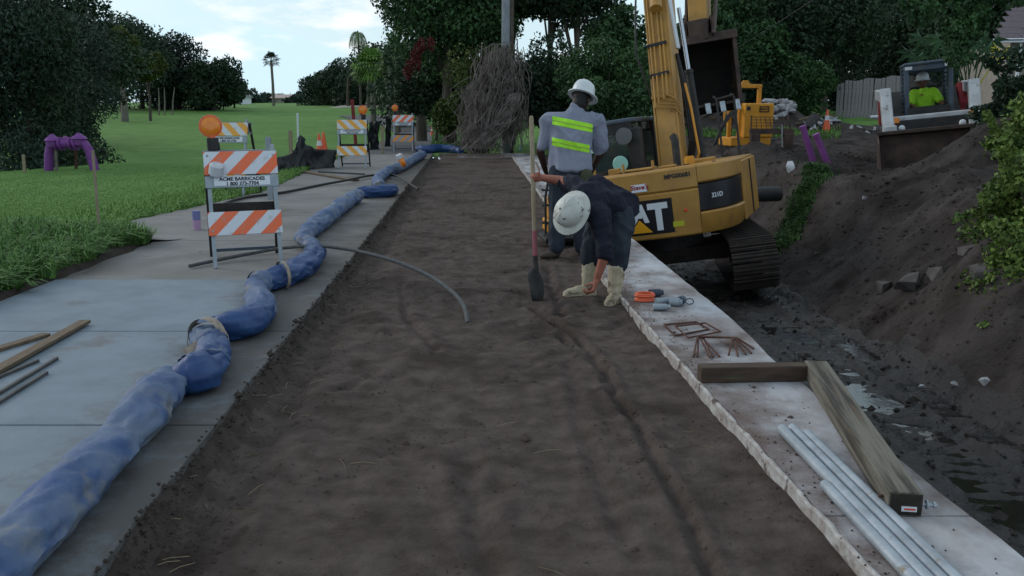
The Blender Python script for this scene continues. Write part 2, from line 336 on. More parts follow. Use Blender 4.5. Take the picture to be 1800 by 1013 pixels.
# ------------------------------------------------------------ large structure: terrain, pavement, wall
def xs_right(y): return interp(y, [(0, -1.28), (2.5, -1.35), (8.4, -1.59), (25.7, -2.38), (30, -2.6)])          # sidewalk, trench side
def xs_left(y): return interp(y, [(0, -3.9), (9.5, -3.95), (11, -5.0), (12.4, -4.7), (15, -4.3), (21, -4.76), (27, -4.9), (40, -5.6)])
def xw_l(y): return interp(y, [(0, 1.36), (2.68, 1.19), (4.5, 1.045), (7.8, .80), (11, .66), (26, .0)])
def xw_r(y): return interp(y, [(0, 1.86), (2.7, 1.76), (3.27, 1.72), (4.9, 1.60), (6, 1.60), (10.2, 1.38), (26, .75)])
ZS = .12; ZW = .075
def h_lawn(x, y):
    crest = interp(x, [(-60, 12), (-14, 17), (-9, 25), (-6, 34)])
    dip = sst(crest, crest + 9, y) * (1 - sst(38, 62, y)) * sst(-5.5, -9, x)
    z = .06 - .95 * dip + 1.35 * sst(48, 112, y) + .5 * sst(120, 300, y)
    z += .18 * fn(x, y, .09, 2) * sst(10, 30, y) + .35 * fn(x, y, .03, 2, 3.) * sst(40, 90, y)
    z += .05 * fn(x, y, .8, 3) * sst(9, 12, y) * 0.4
    z += .16 * math.exp(-((x + 5.2) ** 2) / .9) * (1 - sst(9.0, 10.2, y)) + .05 * (1 - sst(9, 10.5, y))
    return z
TB = [(1, (2.3, 3.2, -.95, -.15)), (6, (2.3, 3.2, -.95, -.05)), (8.5, (2.35, 3.3, -.95, .05)), (10, (2.2, 5.0, -1.02, .25)), (12, (2.4, 5.2, -1.06, .30)),
      (15, (2.75, 4.3, -1.04, .36)), (18, (3, 4.5, -.8, .46)), (22, (1, 4, -.1, .6)), (26, (0.2, 4, .1, .7)), (40, (0, 4, .6, 1.25)), (112, (0, 4, 1.4, 1.5))]
def tbl(y):
    if y <= TB[0][0]: return TB[0][1]
    for (a, p), (b, q) in zip(TB, TB[1:]):
        if y <= b:
            t = (y - a) / (b - a); return tuple(i + (j - i) * t for i, j in zip(p, q))
    return TB[-1][1]
MOUNDS = [(7.75, 13.3, .95, .78), (8.0, 11.4, .30, 1.3), (4.8, 10.6, .20, .7), (5.9, 11.0, .15, .9), (3.6, 17.5, .3, 1.0), (4.5, 18.6, .25, 1.0), (9.0, 9.2, .3, 1.6), (9.1, 29.6, .75, .65), (6.9, 29.8, .7, .95), (10.2, 28.0, .30, .7)]
def h_right(x, y):
    us, ue, zb, zt = tbl(y); u = x - xw_r(y)
    z = zb + (zt - zb) * sst(us, ue, u)
    for mx_, my, a, s in MOUNDS: z += a * math.exp(-((x - mx_) ** 2 + (y - my) ** 2) / (2 * s * s))
    bank = sst(us * .7, ue, u) * (1 - sst(30, 45, y))
    z += (.12 * fn(x, y, .9, 4) + .08 * fn(x, y, 2.6, 5, 5.)) * (.35 + .65 * bank) * (1 - sst(30, 45, y))
    z += (.06 * noise.ridged_multi_fractal(Vector((x * 2.4, y * 2.4, 1)), 1, 2, 3, 1, 2) - .03) * (1 - sst(20, 28, y)) * bank
    if y < 12 and u < 3: z += .022 * fn(x, y, 4.2, 4, 4.) + .008 * fn(x, y, 13, 2)
    if y < 12 and u < 2.6:      # tracked-vehicle prints in the mud
        for c0, wl in ((.62, .22), (1.75, .24), (2.25, .16)):
            c0 += .08 * math.sin(y * .7)
            m_ = 1 - sst(wl, wl + .05, abs(u - c0))
            if m_ > 0:
                br = max(0, .5 + .9 * fn(x, y, 1.6, 3, 8.))
                z += m_ * (-.035 + .030 * max(-.6, math.sin(2 * math.pi * (y + u * .18) / .155)) * br)
                z += .035 * math.exp(-((abs(u - c0) - wl - .05) / .04) ** 2)
    if u < .25: z -= .10 * (1 - u / .25)
    return z
def H(x, y):
    a, b = h_lawn(x, y), h_right(x, y)
    if y < 26.2: return b if x > xw_l(y) - .1 else a
    t = sst(-.5, 2.5, x); return a * (1 - t) + b * t

def grid_obj(name, m, ys, xfun, hfun, kind='structure', smooth=True, matfun=None, parent=None):
    rows = [xfun(y) for y in ys]; n = len(rows[0]); V = []
    for y, xs in zip(ys, rows):
        for x in xs: V.append((x, y, hfun(x, y)))
    V = np.array(V); i = np.arange(len(ys) - 1)[:, None]; j = np.arange(n - 1)[None, :]; k = (i * n + j).ravel()
    F = np.stack([k, k + 1, k + n + 1, k + n], 1)
    me = npmesh(name, V, F, m, smooth=smooth)
    if matfun:
        c = V[F].mean(1); me.polygons.foreach_set('material_index', np.array([matfun(*p) for p in c], dtype=np.int32))
    o = link(name, me, parent)
    if kind: o['kind'] = kind
    return o
def steps(a, b, s0, k):
    r = [a]
    while r[-1] < b: r.append(r[-1] + max(s0, k * abs(r[-1])))
    r[-1] = b; return r
ysL = steps(-3, 26.2, .10, .012)
offs = [0] + [-t for t in steps(.08, 500, .10, .05)]
grid_obj('lawn', [m_grass, m_soil], ysL, lambda y: [xs_left(y) + .12 + o for o in offs], lambda x, y: h_lawn(x, y) - (.10 if x > xs_left(y) - .02 else 0), matfun=lambda x, y, z: 1 if (y < 10.6 and x > xs_left(y) - .28 - .15 * fn(0, y, 2, 2)) else 0)
ysF = steps(26.2, 900, .3, .02)
offF = [-t for t in steps(.0, 600, .3, .04)]
grid_obj('far_lawn', m_grass, ysF, lambda y: [.3 + o for o in offF], H)
ysR = steps(1.2, 26.2, .036, .0045)
offR = steps(0, 3.4, .05, .001)[:-1] + steps(3.4, 500, .07, .03)
m_site = [m_dirt2, m_mud, m_grass]
def site_mat(x, y, z):
    u = x - xw_r(y)
    if u < tbl(y)[0] + .25 and z < -.72: return 1
    if x > 14 + 2 * fn(x, y, .5, 2) : return 2
    return 0
grid_obj('excavated_ground', m_site, ysR, lambda y: [xw_r(y) - .03 + o for o in offR], h_right, matfun=site_mat)
offR2 = steps(.0, 500, .2, .04)
grid_obj('building_plot', m_site, ysF, lambda y: [.3 + o for o in offR2], H, matfun=lambda x, y, z: 2 if (y > 31 + 2 * fn(x, y, .3, 2) or x < 3.4 + fn(x, y, .6, 2) or x > 20) else 0)
# puddles in the ditch
mw = mat('muddy_water', (.015, .013, .013), None, 3, .04, spec=.6, bump=.18, bscale=7, coord='P', bdist=.012)
wt = MB().add([(1.7, 1.6, -.985), (4.6, 1.6, -.985), (4.6, 9.8, -.99), (1.4, 9.8, -.99)], [(0, 1, 2, 3)]).build('puddle_water', mw); wt['kind'] = 'structure'

# dirt bed of the future path
RUTS = [([(935, 545), (1010, 590), (1062, 650), (1070, 680)], .04, .03), ([(1075, 690), (1120, 750), (1160, 830), (1215, 930), (1250, 1013)], .034, .028), ([(1000, 640), (1020, 740), (1060, 860), (1120, 990)], .015, .035),
        ([(705, 500), (715, 560), (770, 620)], .02, .03), ([(820, 800), (840, 900), (860, 1010)], .022, .05), ([(480, 800), (440, 870), (400, 960)], .02, .04), ([(960, 470), (975, 520), (990, 560)], .03, .035),
        ([(560, 660), (620, 640), (660, 655), (600, 690)], .015, .03), ([(985, 590), (1025, 625), (1060, 655)], .03, .03)]
RS = []
for pts, dp, wd in RUTS:
    g = [G(*p) for p in pts]; RS.append(([(v.x, v.y) for v in g], dp, wd))
def segd(x, y, P):
    best = 9
    for (ax, ay), (bx, by) in zip(P, P[1:]):
        dx, dy = bx - ax, by - ay; t = max(0, min(1, ((x - ax) * dx + (y - ay) * dy) / (dx * dx + dy * dy)))
        best = min(best, math.hypot(x - ax - t * dx, y - ay - t * dy))
    return best
foot = [(random.uniform(-1.3, 1.0), random.uniform(3, 17), random.uniform(0, 3.1), random.uniform(.6, 1)) for _ in range(120)]
foot += [(.35 + random.gauss(0, .35), 6.9 + random.gauss(0, .8), random.uniform(0, 3), 1.2) for _ in range(30)]
def h_bed(x, y):
    z = .020 * fn(x, y, 1.1, 4) + .007 * fn(x, y, 5.5, 5, 2.) * (1 + 1.6 * max(0, fn(x, y, .9, 2, 5.))) + .003 * noise.ridged_multi_fractal(Vector((x * 9, y * 9, 3)), 1, 2, 3, 1, 2)
    for P, dp, wd in RS:
        if P[0][1] + 1 > y > P[-1][1] - 1.0 or P[-1][1] + 1 > y > P[0][1] - 1:
            d = segd(x, y, P) + .012 * fn(x, y, 9, 2)
            z += -dp * math.exp(-(d / wd) ** 2) + dp * .45 * math.exp(-((d - wd * 2) / (wd * .8)) ** 2)
    for fx, fy, a, s in foot:
        dx, dy = x - fx, y - fy
        if abs(dx) < .3 and abs(dy) < .3:
            u = dx * math.cos(a) + dy * math.sin(a); v = -dx * math.sin(a) + dy * math.cos(a)
            q = (u / .13) ** 2 + (v / .05) ** 2
            z += s * (-.016 * math.exp(-q) + .010 * math.exp(-(math.sqrt(q) - 1.6) ** 2 * 3))
    a = x - xs_right(y); z += (.085 + .03 * fn(0, y, 2.5, 3)) * sst(.10, .0, a) * (1 - sst(16, 24, y)) - .03 * math.exp(-((a - .2) / .08) ** 2)
    b = xw_l(y) - x; z += .028 * sst(.22, .02, b) * (.5 + .6 * fn(x, y, 1.5, 2, 9.)) - .04 * math.exp(-((b - .1) / .07) ** 2) * max(0, fn(x, y, 1.2, 2, 4.))
    return z
N_ = 118
grid_obj('dirt_bed', [m_dirt, m_soil], steps(1.2, 26.0, .026, .004), lambda y: [xs_right(y) - .02 + (xw_l(y) + .03 - xs_right(y)) * k / N_ for k in range(N_ + 1)], h_bed, matfun=lambda x, y, z: 1 if x - xs_right(y) < .09 + .04 * fn(1, y, 3, 3) else 0)

# sidewalk of separate slabs
def slab_mesh(y0, y1, xl, xr, zt, th, wob=0, n=10, gap=.006):
    V = []; y0 += gap; y1 -= gap
    for k in range(n + 1):
        y = y0 + (y1 - y0) * k / n
        a = xl(y) + wob * fn(0, y, 2.5, 3); b = xr(y) + .012 * fn(3, y, 4, 3)
        V += [(a, y, zt - th), (a, y, zt), (b, y, zt), (b, y, zt - th)]
    F = [(4 * k + j, 4 * k + (j + 1) % 4, 4 * k + 4 + (j + 1) % 4, 4 * k + 4 + j) for k in range(n) for j in range(4)] + [(0, 1, 2, 3)[::-1], tuple(4 * n + j for j in range(4))]
    return MB().add(V, F)
sw = thing('sidewalk', None, None, kind='structure')
ys_ = [.6, 2.05, 3.8, 5.5, 7.22]
for a, b in zip(ys_, ys_[1:]): slab_mesh(a, b, xs_left, xs_right, ZS, .35).build('slab', m_conc, sw, bev=.006)
ys_ = [7.22, 9.4, 11.6, 14.2, 17, 20, 23, 26]
for a, b in zip(ys_, ys_[1:]): slab_mesh(a, b, xs_left, xs_right, ZS - .006, .35, .12, 16).build('slab', m_conc2, sw, bev=.008)
def ribbon(name, pts, m, dz, parent=None, kind='structure', H_=None):
    P = []; 
    for (a, b), (c, d) in zip(pts, pts[1:]):
        for k in range(6): t = k / 6; P.append((Vector(a).lerp(Vector(c), t), Vector(b).lerp(Vector(d), t)))
    P.append((Vector(pts[-1][0]), Vector(pts[-1][1]))); V = []
    for a, b in P:
        for k in range(5):
            q = a.lerp(b, k / 4); V.append((q.x, q.y, H(q.x, q.y) + dz))
    F = [(5 * i + k, 5 * i + k + 1, 5 * i + 6 + k, 5 * i + 5 + k) for i in range(len(P) - 1) for k in range(4)]
    o = MB().add(V, F).build(name, m, parent)
    if kind: o['kind'] = kind
    return o
ribbon('asphalt_path', [((-4.95, 26.05), (-2.4, 26.05)), ((-5.2, 32), (-2.9, 31)), ((-5.4, 38), (-2.7, 35.5)), ((-5.9, 44), (-3.2, 43)), ((-6.6, 51), (-4.0, 53)), ((-9, 60), (-7.5, 65)), ((-14, 70), (-12, 76))], m_asph, .05)
# sandy spill beside the slab
sand = []
for k in range(15):
    a = k / 14 * 2 * math.pi; sand.append((-4.6 + 1.15 * math.cos(a) + .1 * random.random(), 10.2 + 1.1 * math.sin(a), 0))
sv = [(-4.5, 10.2, H(-4.9, 10.2) + .06)] + [(x, y, max(H(x, y), .0) + .01) for x, y, _ in sand]
s_ = MB().add(sv, [(0, k + 1, (k + 1) % 15 + 1) for k in range(15)]).build('sandy_shoulder', m_conc2, smooth=True); s_['kind'] = 'structure'

# cast concrete wall along the bed
wl = thing('retaining_wall', 'long low cast concrete wall top, muddy white, running between dirt bed and ditch', 'wall', (0, 0, 0))
wy = [1.0, 2.98, 5.3, 8.0, 10.8, 13.8, 17, 20.3, 23.2, 26]
for a, b in zip(wy, wy[1:]): slab_mesh(a, b, lambda y: xw_l(y) + .018, xw_r, ZW, 1.35, 0, 12, .004).build('wall_section', m_wall, wl, bev=.006)
V = []; n = 520
for k in range(n + 1):
    t = k / n; y = 1.0 + 25 * t ** 1.6; x = xw_l(y) + .006 * fn(1, y, 3, 3)
    ch = max(0, fn(7, y, 5.0, 4)) * .018; hh = ZW + .008 - min(.03, ch) + .003 * fn(5, y, 14, 2); wd_ = .014 + .006 * fn(9, y, 6, 2)
    V += [(x - .004, y, -.12), (x - .004, y, hh - .01), (x + .004, y, hh), (x + wd_, y, hh - .003), (x + wd_, y, -.12)]
MB().add(V, [(5 * k + j, 5 * k + j + 1, 5 * k + 6 + j, 5 * k + 5 + j) for k in range(n) for j in range(4)]).build('chipped_edge', m_lip, wl)
e = MB(); e.bar((-2.2, 26.08, .06), (.72, 26.08, .06), .05, .16); tag(e.build('form_board', m_wall), 'pale form board closing the far end of the dirt bed', 'board')
# ------------------------------------------------------------ vegetation
def crown(name, clumps, n, leaf, m, parent=None, aspect=.5, droop=None, shell=.62, loc=None):
    vol = np.array([a[3] * a[4] * a[5] for a in clumps]) ** .67; pr = vol / vol.sum()
    idx = rng.choice(len(clumps), n, p=pr); Cc = np.array(clumps)[idx]
    d = rng.normal(size=(n, 3)); d /= np.linalg.norm(d, axis=1)[:, None]
    r = shell + (1.08 - shell) * rng.uniform(0, 1, n) ** .7
    r *= 1 + .16 * np.sin(d[:, 0] * 7 + idx) * np.sin(d[:, 2] * 6 + idx * 2.1)
    P = Cc[:, :3] + d * Cc[:, 3:6] * r[:, None]
    V, F = leaf_arrays(P, leaf, aspect, droop)
    ct = rng.uniform(0, .5, len(clumps))[idx]
    t = np.repeat(np.clip(ct + rng.uniform(0, .5, n), 0, 1), 4)
    return link(name, npmesh(name, V, F, m, t), parent, loc)
def make_clumps(c, rad, k, cs=(.32, .5)):
    out = []
    for _ in range(k):
        d = Vector((random.gauss(0, 1), random.gauss(0, 1), random.gauss(0, 1))).normalized(); q = random.uniform(.35, .85)
        s = random.uniform(*cs); b = min(rad) * .45 + .55 * max(rad[0], rad[2]) * .85
        out.append((c[0] + d.x * rad[0] * q, c[1] + d.y * rad[1] * q, c[2] + d.z * rad[2] * q * .85, s * b * random.uniform(.9, 1.3), s * b, s * b * random.uniform(.7, 1)))
    return out
def tree(name, label, base, h, rad, k, n, leaf, m, trunk_r=.18, bark=None, ctr=None, group=None, lean=0, cs=(.32, .5), droop=None, aspect=.5, limbs=5, low=0, cat='tree'):
    t = thing(name, label, cat, base, (0, 0, 0), group)
    c = ctr or (lean, 0, h - rad[2] * .95)
    cl = make_clumps(c, rad, k, cs)
    if low: cl += [(random.uniform(-rad[0], rad[0]), random.uniform(-rad[1], rad[1]), random.uniform(.3, low), rad[0] * .35, rad[1] * .35, .6) for _ in range(k // 2)]
    tb = MB(); top = Vector((c[0], c[1], c[2] + rad[2] * .3))
    pts = [Vector((0, 0, -.5)), Vector((0, 0, 0)), Vector((c[0] * .25 + random.uniform(-.1, .1), 0, c[2] * .4)), Vector((c[0] * .6, 0, c[2] * .8)), top]
    tb.tube(pts, [trunk_r * 1.5, trunk_r * 1.2, trunk_r * .9, trunk_r * .65, trunk_r * .25], 9)
    for q in random.sample(cl, min(limbs, len(cl))):
        st = pts[2].lerp(pts[3], random.uniform(0, .8)); en = Vector(q[:3]); mid = st.lerp(en, .5) + Vector((0, 0, .15 * (en - st).length))
        tb.tube([st, mid, en], [trunk_r * .5, trunk_r * .33, trunk_r * .1], 6)
    tb.build('trunk', bark or m_bark, t, smooth=True)
    crown('crown', cl, n, leaf, m, t, aspect, droop)
    return t
def at(px, Y, z=None):
    x = (px - 900) / FPX * (Y * cp); p = Vector((x, Y, 0)); p.z = H(p.x, p.y) if z is None else z; return p
def ztop(py, Y): return CAM_H + (183 - py) / FPX * Y
def T(px, Y, topy, wpx, name, label, m, leaf, n, k=14, bot=None, tr=.18, **kw):
    b = at(px, Y); h = ztop(topy, Y) - b.z; rx = wpx / FPX * Y / 2
    zb = (ztop(bot, Y) - b.z) if bot is not None else h * .3
    rz = (h - zb) / 2 * .98; rx *= 1.08; n = int(n * 1.45); k = int(k * 1.5)
    return tree(name, label, b, h, (rx, rx * .8, rz), k, n, leaf, m, tr, ctr=(0, 0, zb + (h - zb) / 2), **kw)
# left side
T(-60, 24, -120, 260, 'cypress_tree', 'dark feathery tree at the left picture edge, foliage down to the lawn', m_lf_blue, .16, 19000, 22, low=1.6, bot=330, tr=.25, droop=.8, aspect=.3)
T(55, 25, -60, 170, 'cypress_tree', 'dark feathery tree standing right behind the purple pipe assembly', m_lf_dark, .15, 19000, 22, low=1.6, bot=325, tr=.22, droop=.8, aspect=.3)
T(118, 31, -30, 130, 'cypress_tree', 'dark drooping tree just right of the purple pipe, its crown meeting the lawn', m_lf_blue, .17, 17000, 18, low=1.6, bot=300, tr=.14, droop=.7, aspect=.3)
T(140, 47, -60, 210, 'oak_tree', 'tall dark tree whose crown top shows bits of sky at upper left', m_lf_dark, .26, 12000, 22, bot=235, tr=.2)
T(-20, 45, -80, 300, 'oak_tree', 'tall dark broad tree behind the feathery trees in the upper left corner', m_lf_dark, .28, 9000, 18, bot=240, tr=.35)
T(217, 66, 48, 72, 'lone_tree', 'olive green tree with a bare pale trunk standing on the fairway', m_lf_oliv, .26, 7000, 12, bot=158, tr=.24, bark=m_barkp)
T(262, 68, 75, 66, 'lone_tree', 'olive green low crown beside the pale trunk tree', m_lf_oliv, .26, 4500, 9, bot=165, tr=.1)
for px, Y, tp, wd_, lb in ((250, 92, 38, 150, 'large dark oak behind the olive tree on the fairway'), (315, 90, 52, 120, 'large round dark oak left of the rightmost oak of the left grove'), (375, 88, 100, 105, 'rightmost round dark oak of the left grove, crown sloping to the fairway'), (215, 84, 8, 150, 'tallest dark oak of the left grove, filled with sky gaps')):
    T(px, Y, tp, wd_, 'oak_tree', lb, m_lf_dark if px != 315 else m_lf_blue, .34, 9500, 20, bot=212, tr=.22, group='dark oaks beyond the fairway')
T(412, 96, 120, 36, 'oak_tree', 'small thin dark tree on the right end of the left grove', m_lf_dark, .3, 2500, 9, bot=205, tr=.1)
for px, lb in ((278, 'first thin pale stem under the left grove'), (288, 'second thin pale stem under the left grove'), (302, 'leaning pale stem under the left grove')):
    b = at(px, 75); tag(MB().tube([b, b + Vector((.1, 0, 1.1)), b + Vector((.35 if px == 302 else .15, 0, 2.3))], [.07, .06, .03], 6).build('slender_tree', m_barkp, smooth=True), lb, 'tree')
# far tree line
far = [(440, 190, 156, 50), (468, 210, 160, 46), (505, 230, 163, 50), (540, 220, 158, 44), (395, 200, 150, 60), (575, 200, 165, 40), (520, 180, 158, 30)]
for i, (px, Y, tp, wd_) in enumerate(far):
    T(px, Y, tp, wd_, 'distant_tree', ['low hazy tree just left of the far fan palm', 'low hazy tree behind the far fan palm', 'low hazy tree right of the far fan palm', 'rounded far tree at the left foot of the right grove', 'far tree peeping behind the left grove', 'far tree under the right grove', 'small dark far tree near the pale roof'][i], m_lf_blue, .55, 2600, 10, bot=200, tr=.15)
row = [(632, 104, 86, 90, 'full dark oak right behind the drooping palm'), (600, 112, 101, 84, 'full dark oak left of the drooping palm'), (705, 80, 58, 90, 'dark oak filling the gap left of the date palm'), (560, 125, 118, 62, 'dark oak at the left end of the right grove'), (600, 118, 108, 62, 'dark oak second from the left of the right grove'), (640, 110, 100, 60, 'dark oak behind the fan palms of the right grove'), (680, 100, 62, 110, 'broad dark oak behind the pale green palms'), (738, 85, 48, 130, 'dark green tree filling the gap above the bending path')]
for px, Y, tp, wd_, lb in row: T(px, Y, tp, wd_, 'oak_tree', lb, m_lf_dark if px < 690 else m_lf_mid, .34, 8000, 16, bot=212, tr=.16, group='dark trees of the right grove')
for i, (px, Y) in enumerate(((612, 100), (648, 92), (668, 88), (722, 75), (700, 82))):
    b = at(px, Y); tag(MB().tube([b - Vector((0, 0, .3)), b + Vector((0, 0, 1.5)), b + Vector((.15, 0, 3.4))], [.22, .17, .12], 7).build('bare_tree', m_bark, smooth=True),
      ['thin dark trunk at the left of the right grove', 'dark trunk below the bright green palm', 'dark trunk right of the bright green palm', 'dark trunk nearest the bend of the path', 'dark trunk between two fan palms'][i], 'tree')
# palms
def fan_palm(px, Y, basey_z, topy, wpx, label, m, nf=34, tr=.16, skirt=True):
    b = at(px, Y, basey_z); h = ztop(topy, Y) - b.z; rr = wpx / FPX * Y / 2
    t = thing('fan_palm', label, 'palm tree', b); hh = h - rr * .75
    MB().tube([(0, 0, -.4), (0, 0, 0), (.04, 0, hh * .5), (0, 0, hh)], [tr * 1.25, tr * 1.1, tr * .9, tr * .85], 9).build('trunk', m_barkp, t, smooth=True)
    V = []; F = []; TT = []
    for i in range(nf):
        az = random.uniform(0, 6.283); el = random.uniform(-.85, 1.45); L1 = rr * random.uniform(.45, .6)
        d = Vector((math.cos(az) * math.cos(el), math.sin(az) * math.cos(el), math.sin(el))); s = d.cross(Vector((0, 0, 1))).normalized(); u = s.cross(d)
        o = Vector((0, 0, hh)); hb = o + d * L1; tt = random.random()
        k = len(V); V += [o, o + s * .03, hb + s * .02, hb]; F.append((k, k + 1, k + 2, k + 3)); TT += [tt] * 4
        for j in range(11):
            a = (j / 10 - .5) * 3.6; q = (d * math.cos(a) + s * math.sin(a)).normalized(); le = rr * random.uniform(.38, .52) * (1 - .12 * abs(a))
            e1 = hb + q * le * .65 + u * .0; e2 = hb + q * le - Vector((0, 0, le * .35)); pw = q.cross(u) * le * .085
            k = len(V); V += [hb, e1 + pw, e2, e1 - pw]; F.append((k, k + 1, k + 2, k + 3)); TT += [tt] * 4
    link('crown', npmesh('crown', np.array([tuple(v) for v in V]), np.array(F), m, np.array(TT)), t)
    return t
fan_palm(481, 112, 1.2, 97, 36, 'single tall slender fan palm standing alone against the sky', m_lf_dark, 40, .19)
fan_palm(655, 58, None, 92, 80, 'bright green fan palm at the edge of the right grove', m_lf_brt, 80, .2)
fan_palm(697, 52, None, 90, 66, 'duller green fan palm next to the path bend, in front of the grove', m_lf_palm, 70, .2)
fan_palm(683, 66, None, 108, 44, 'smaller fan palm between the two larger ones', m_lf_palm, 60, .18)
def feather_palm(px, Y, hz, rr, label, m, nf=22, droop=.9, tr=.2):
    b = at(px, Y); t = thing('feather_palm', label, 'palm tree', b); hh = hz - b.z
    MB().tube([(0, 0, -.3), (0, 0, hh * .5), (0, 0, hh)], [tr * 1.2, tr, tr * .9], 9).build('trunk', m_bark, t, smooth=True)
    V = []; F = []; TT = []
    for i in range(nf):
        az = 6.283 * i / nf + random.uniform(-.1, .1); el = random.uniform(.1, 1.2); tt = random.random(); p = Vector((0, 0, hh)); prev = None
        d = Vector((math.cos(az) * math.cos(el), math.sin(az) * math.cos(el), math.sin(el)))
        for j in range(14):
            d = (d + Vector((0, 0, -droop * .13))).normalized(); p2 = p + d * rr / 14; s = d.cross(Vector((0, 0, 1))).normalized()
            k = len(V); V += [p - s * .02, p + s * .02, p2 + s * .02, p2 - s * .02]; F.append((k, k + 1, k + 2, k + 3)); TT += [tt] * 4
            for sg in (-1, 1):
                le = rr * .24 * math.sin(math.pi * (j + 1.5) / 16); tip = p + (s * sg * .8 + d * .6 - Vector((0, 0, .35 * droop))) * le
                k = len(V); V += [p, p + d * .07, tip, tip - d * .02]; F.append((k, k + 1, k + 2, k + 3)); TT += [tt] * 4
            p = p2
    link('crown', npmesh('crown', np.array([tuple(v) for v in V]), np.array(F), m, np.array(TT)), t)
feather_palm(634, 76, ztop(66, 76), 1.8, 'wispy drooping palm rising above the right grove', m_lf_palm, 13, 2.6, .10)
feather_palm(740, 36, ztop(38, 36), 1.75, 'date palm with stiff arching fronds poking out behind the big roadside tree', m_lf_dark, 26, .8)
# middle: big tree beside the utility pole
T(790, 31, -110, 215, 'broadleaf_tree', 'large dark leafy tree left of the utility pole, overhanging the path', m_lf_mid, .17, 17000, 24, bot=185, tr=.2, cs=(.3, .46))
T(765, 33, 120, 120, 'roadside_bush', 'dense dark bush under the big tree beside the path bend', m_lf_dark, .15, 9000, 16, bot=215, tr=.06, cat='bush')
T(800, 30, 150, 75, 'roadside_bush', 'lighter green bush just left of the dead vines', m_lf_oliv, .13, 4500, 10, bot=250, tr=.05, cat='bush')
T(900, 33, -110, 190, 'broadleaf_tree', 'dark leafy tree right behind the utility pole', m_lf_mid, .17, 10000, 16, bot=110, tr=.12)
T(1015, 30, -125, 175, 'broadleaf_tree', 'dark leafy tree between the utility pole and the excavator boom', m_lf_dark, .16, 13000, 20, bot=95, tr=.12)
T(1090, 40, 18, 170, 'broadleaf_tree', 'lighter tree seen low in the gap left of the boom', m_lf_mid, .2, 6000, 12, bot=120, tr=.2)
T(970, 28, 78, 180, 'roadside_bush', 'dark bushy growth right of the pole, under the sky gap', m_lf_dark, .14, 10000, 16, bot=240, tr=.06, cat='bush')
T(1070, 25, 56, 165, 'roadside_bush', 'mid green bushy growth behind the standing worker', m_lf_mid, .12, 12000, 18, bot=255, tr=.06, cat='bush')
T(1140, 27, 70, 120, 'roadside_bush', 'green bush directly behind the excavator boom', m_lf_mid, .13, 8000, 14, bot=240, tr=.06, cat='bush')
T(965, 31, -110, 130, 'broadleaf_tree', 'dark leafy tree behind the standing worker, filling the canopy right of the pole', m_lf_dark, .16, 10000, 16, bot=90, tr=.1)
# right wall of trees
rt = [(1215, 36, 5, 110, 'mid green tree seen between boom and excavator bucket', 1), (1285, 35, -45, 130, 'mid green tree above the yellow pump', 1), (1370, 36, -90, 190, 'dark tree right of the excavator bucket', 0), (1450, 38, -90, 190, 'dark tree left of the plank fence', 0),
      (1540, 45, -130, 230, 'dark tree behind the plank fence', 0), (1610, 43, -120, 220, 'dark tree above the skid steer', 0), (1690, 40, -130, 220, 'dark tree right of the skid steer', 0), (1790, 42, -130, 220, 'dark tree behind the house roof', 0), (1880, 40, -130, 220, 'dark tree past the house at the right edge', 0), (1300, 46, -20, 200, 'dark tree deep behind the bucket', 0)]
for px, Y, tp, wd_, lb, k in rt:
    T(px, Y, tp, wd_, 'broadleaf_tree', lb, m_lf_mid if k else m_lf_dark, .19, 11000, 20, bot=185, tr=.13, group='trees walling the right side of the site')
for px, Y, tp, wd_, lb, m_ in [(1250, 34.5, 110, 150, 'dark undergrowth behind the excavator bucket', m_lf_dark), (1340, 34.5, 90, 130, 'undergrowth right of the yellow pump frame', m_lf_dark), (1400, 34.5, 95, 110, 'undergrowth left of the plank fence', m_lf_mid), (1500, 43, 70, 160, 'undergrowth showing over the plank fence', m_lf_dark), (1600, 42, 70, 160, 'undergrowth behind the skid steer cab', m_lf_dark), (1700, 38, 80, 160, 'undergrowth right of the skid steer cab', m_lf_dark)]:
    T(px, Y, tp, wd_, 'undergrowth_bush', lb, m_, .14, 8500, 16, bot=215, tr=.05, cat='bush')
# backdrop thicket far right
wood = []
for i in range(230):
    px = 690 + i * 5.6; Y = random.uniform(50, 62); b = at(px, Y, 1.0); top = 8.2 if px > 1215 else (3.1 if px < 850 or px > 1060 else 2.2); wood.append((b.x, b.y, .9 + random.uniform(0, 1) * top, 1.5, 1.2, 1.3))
tag(crown('thicket', wood, 62000, .32, m_lf_dark), 'dark solid thicket closing the view behind all the trees', 'thicket', kind='stuff')
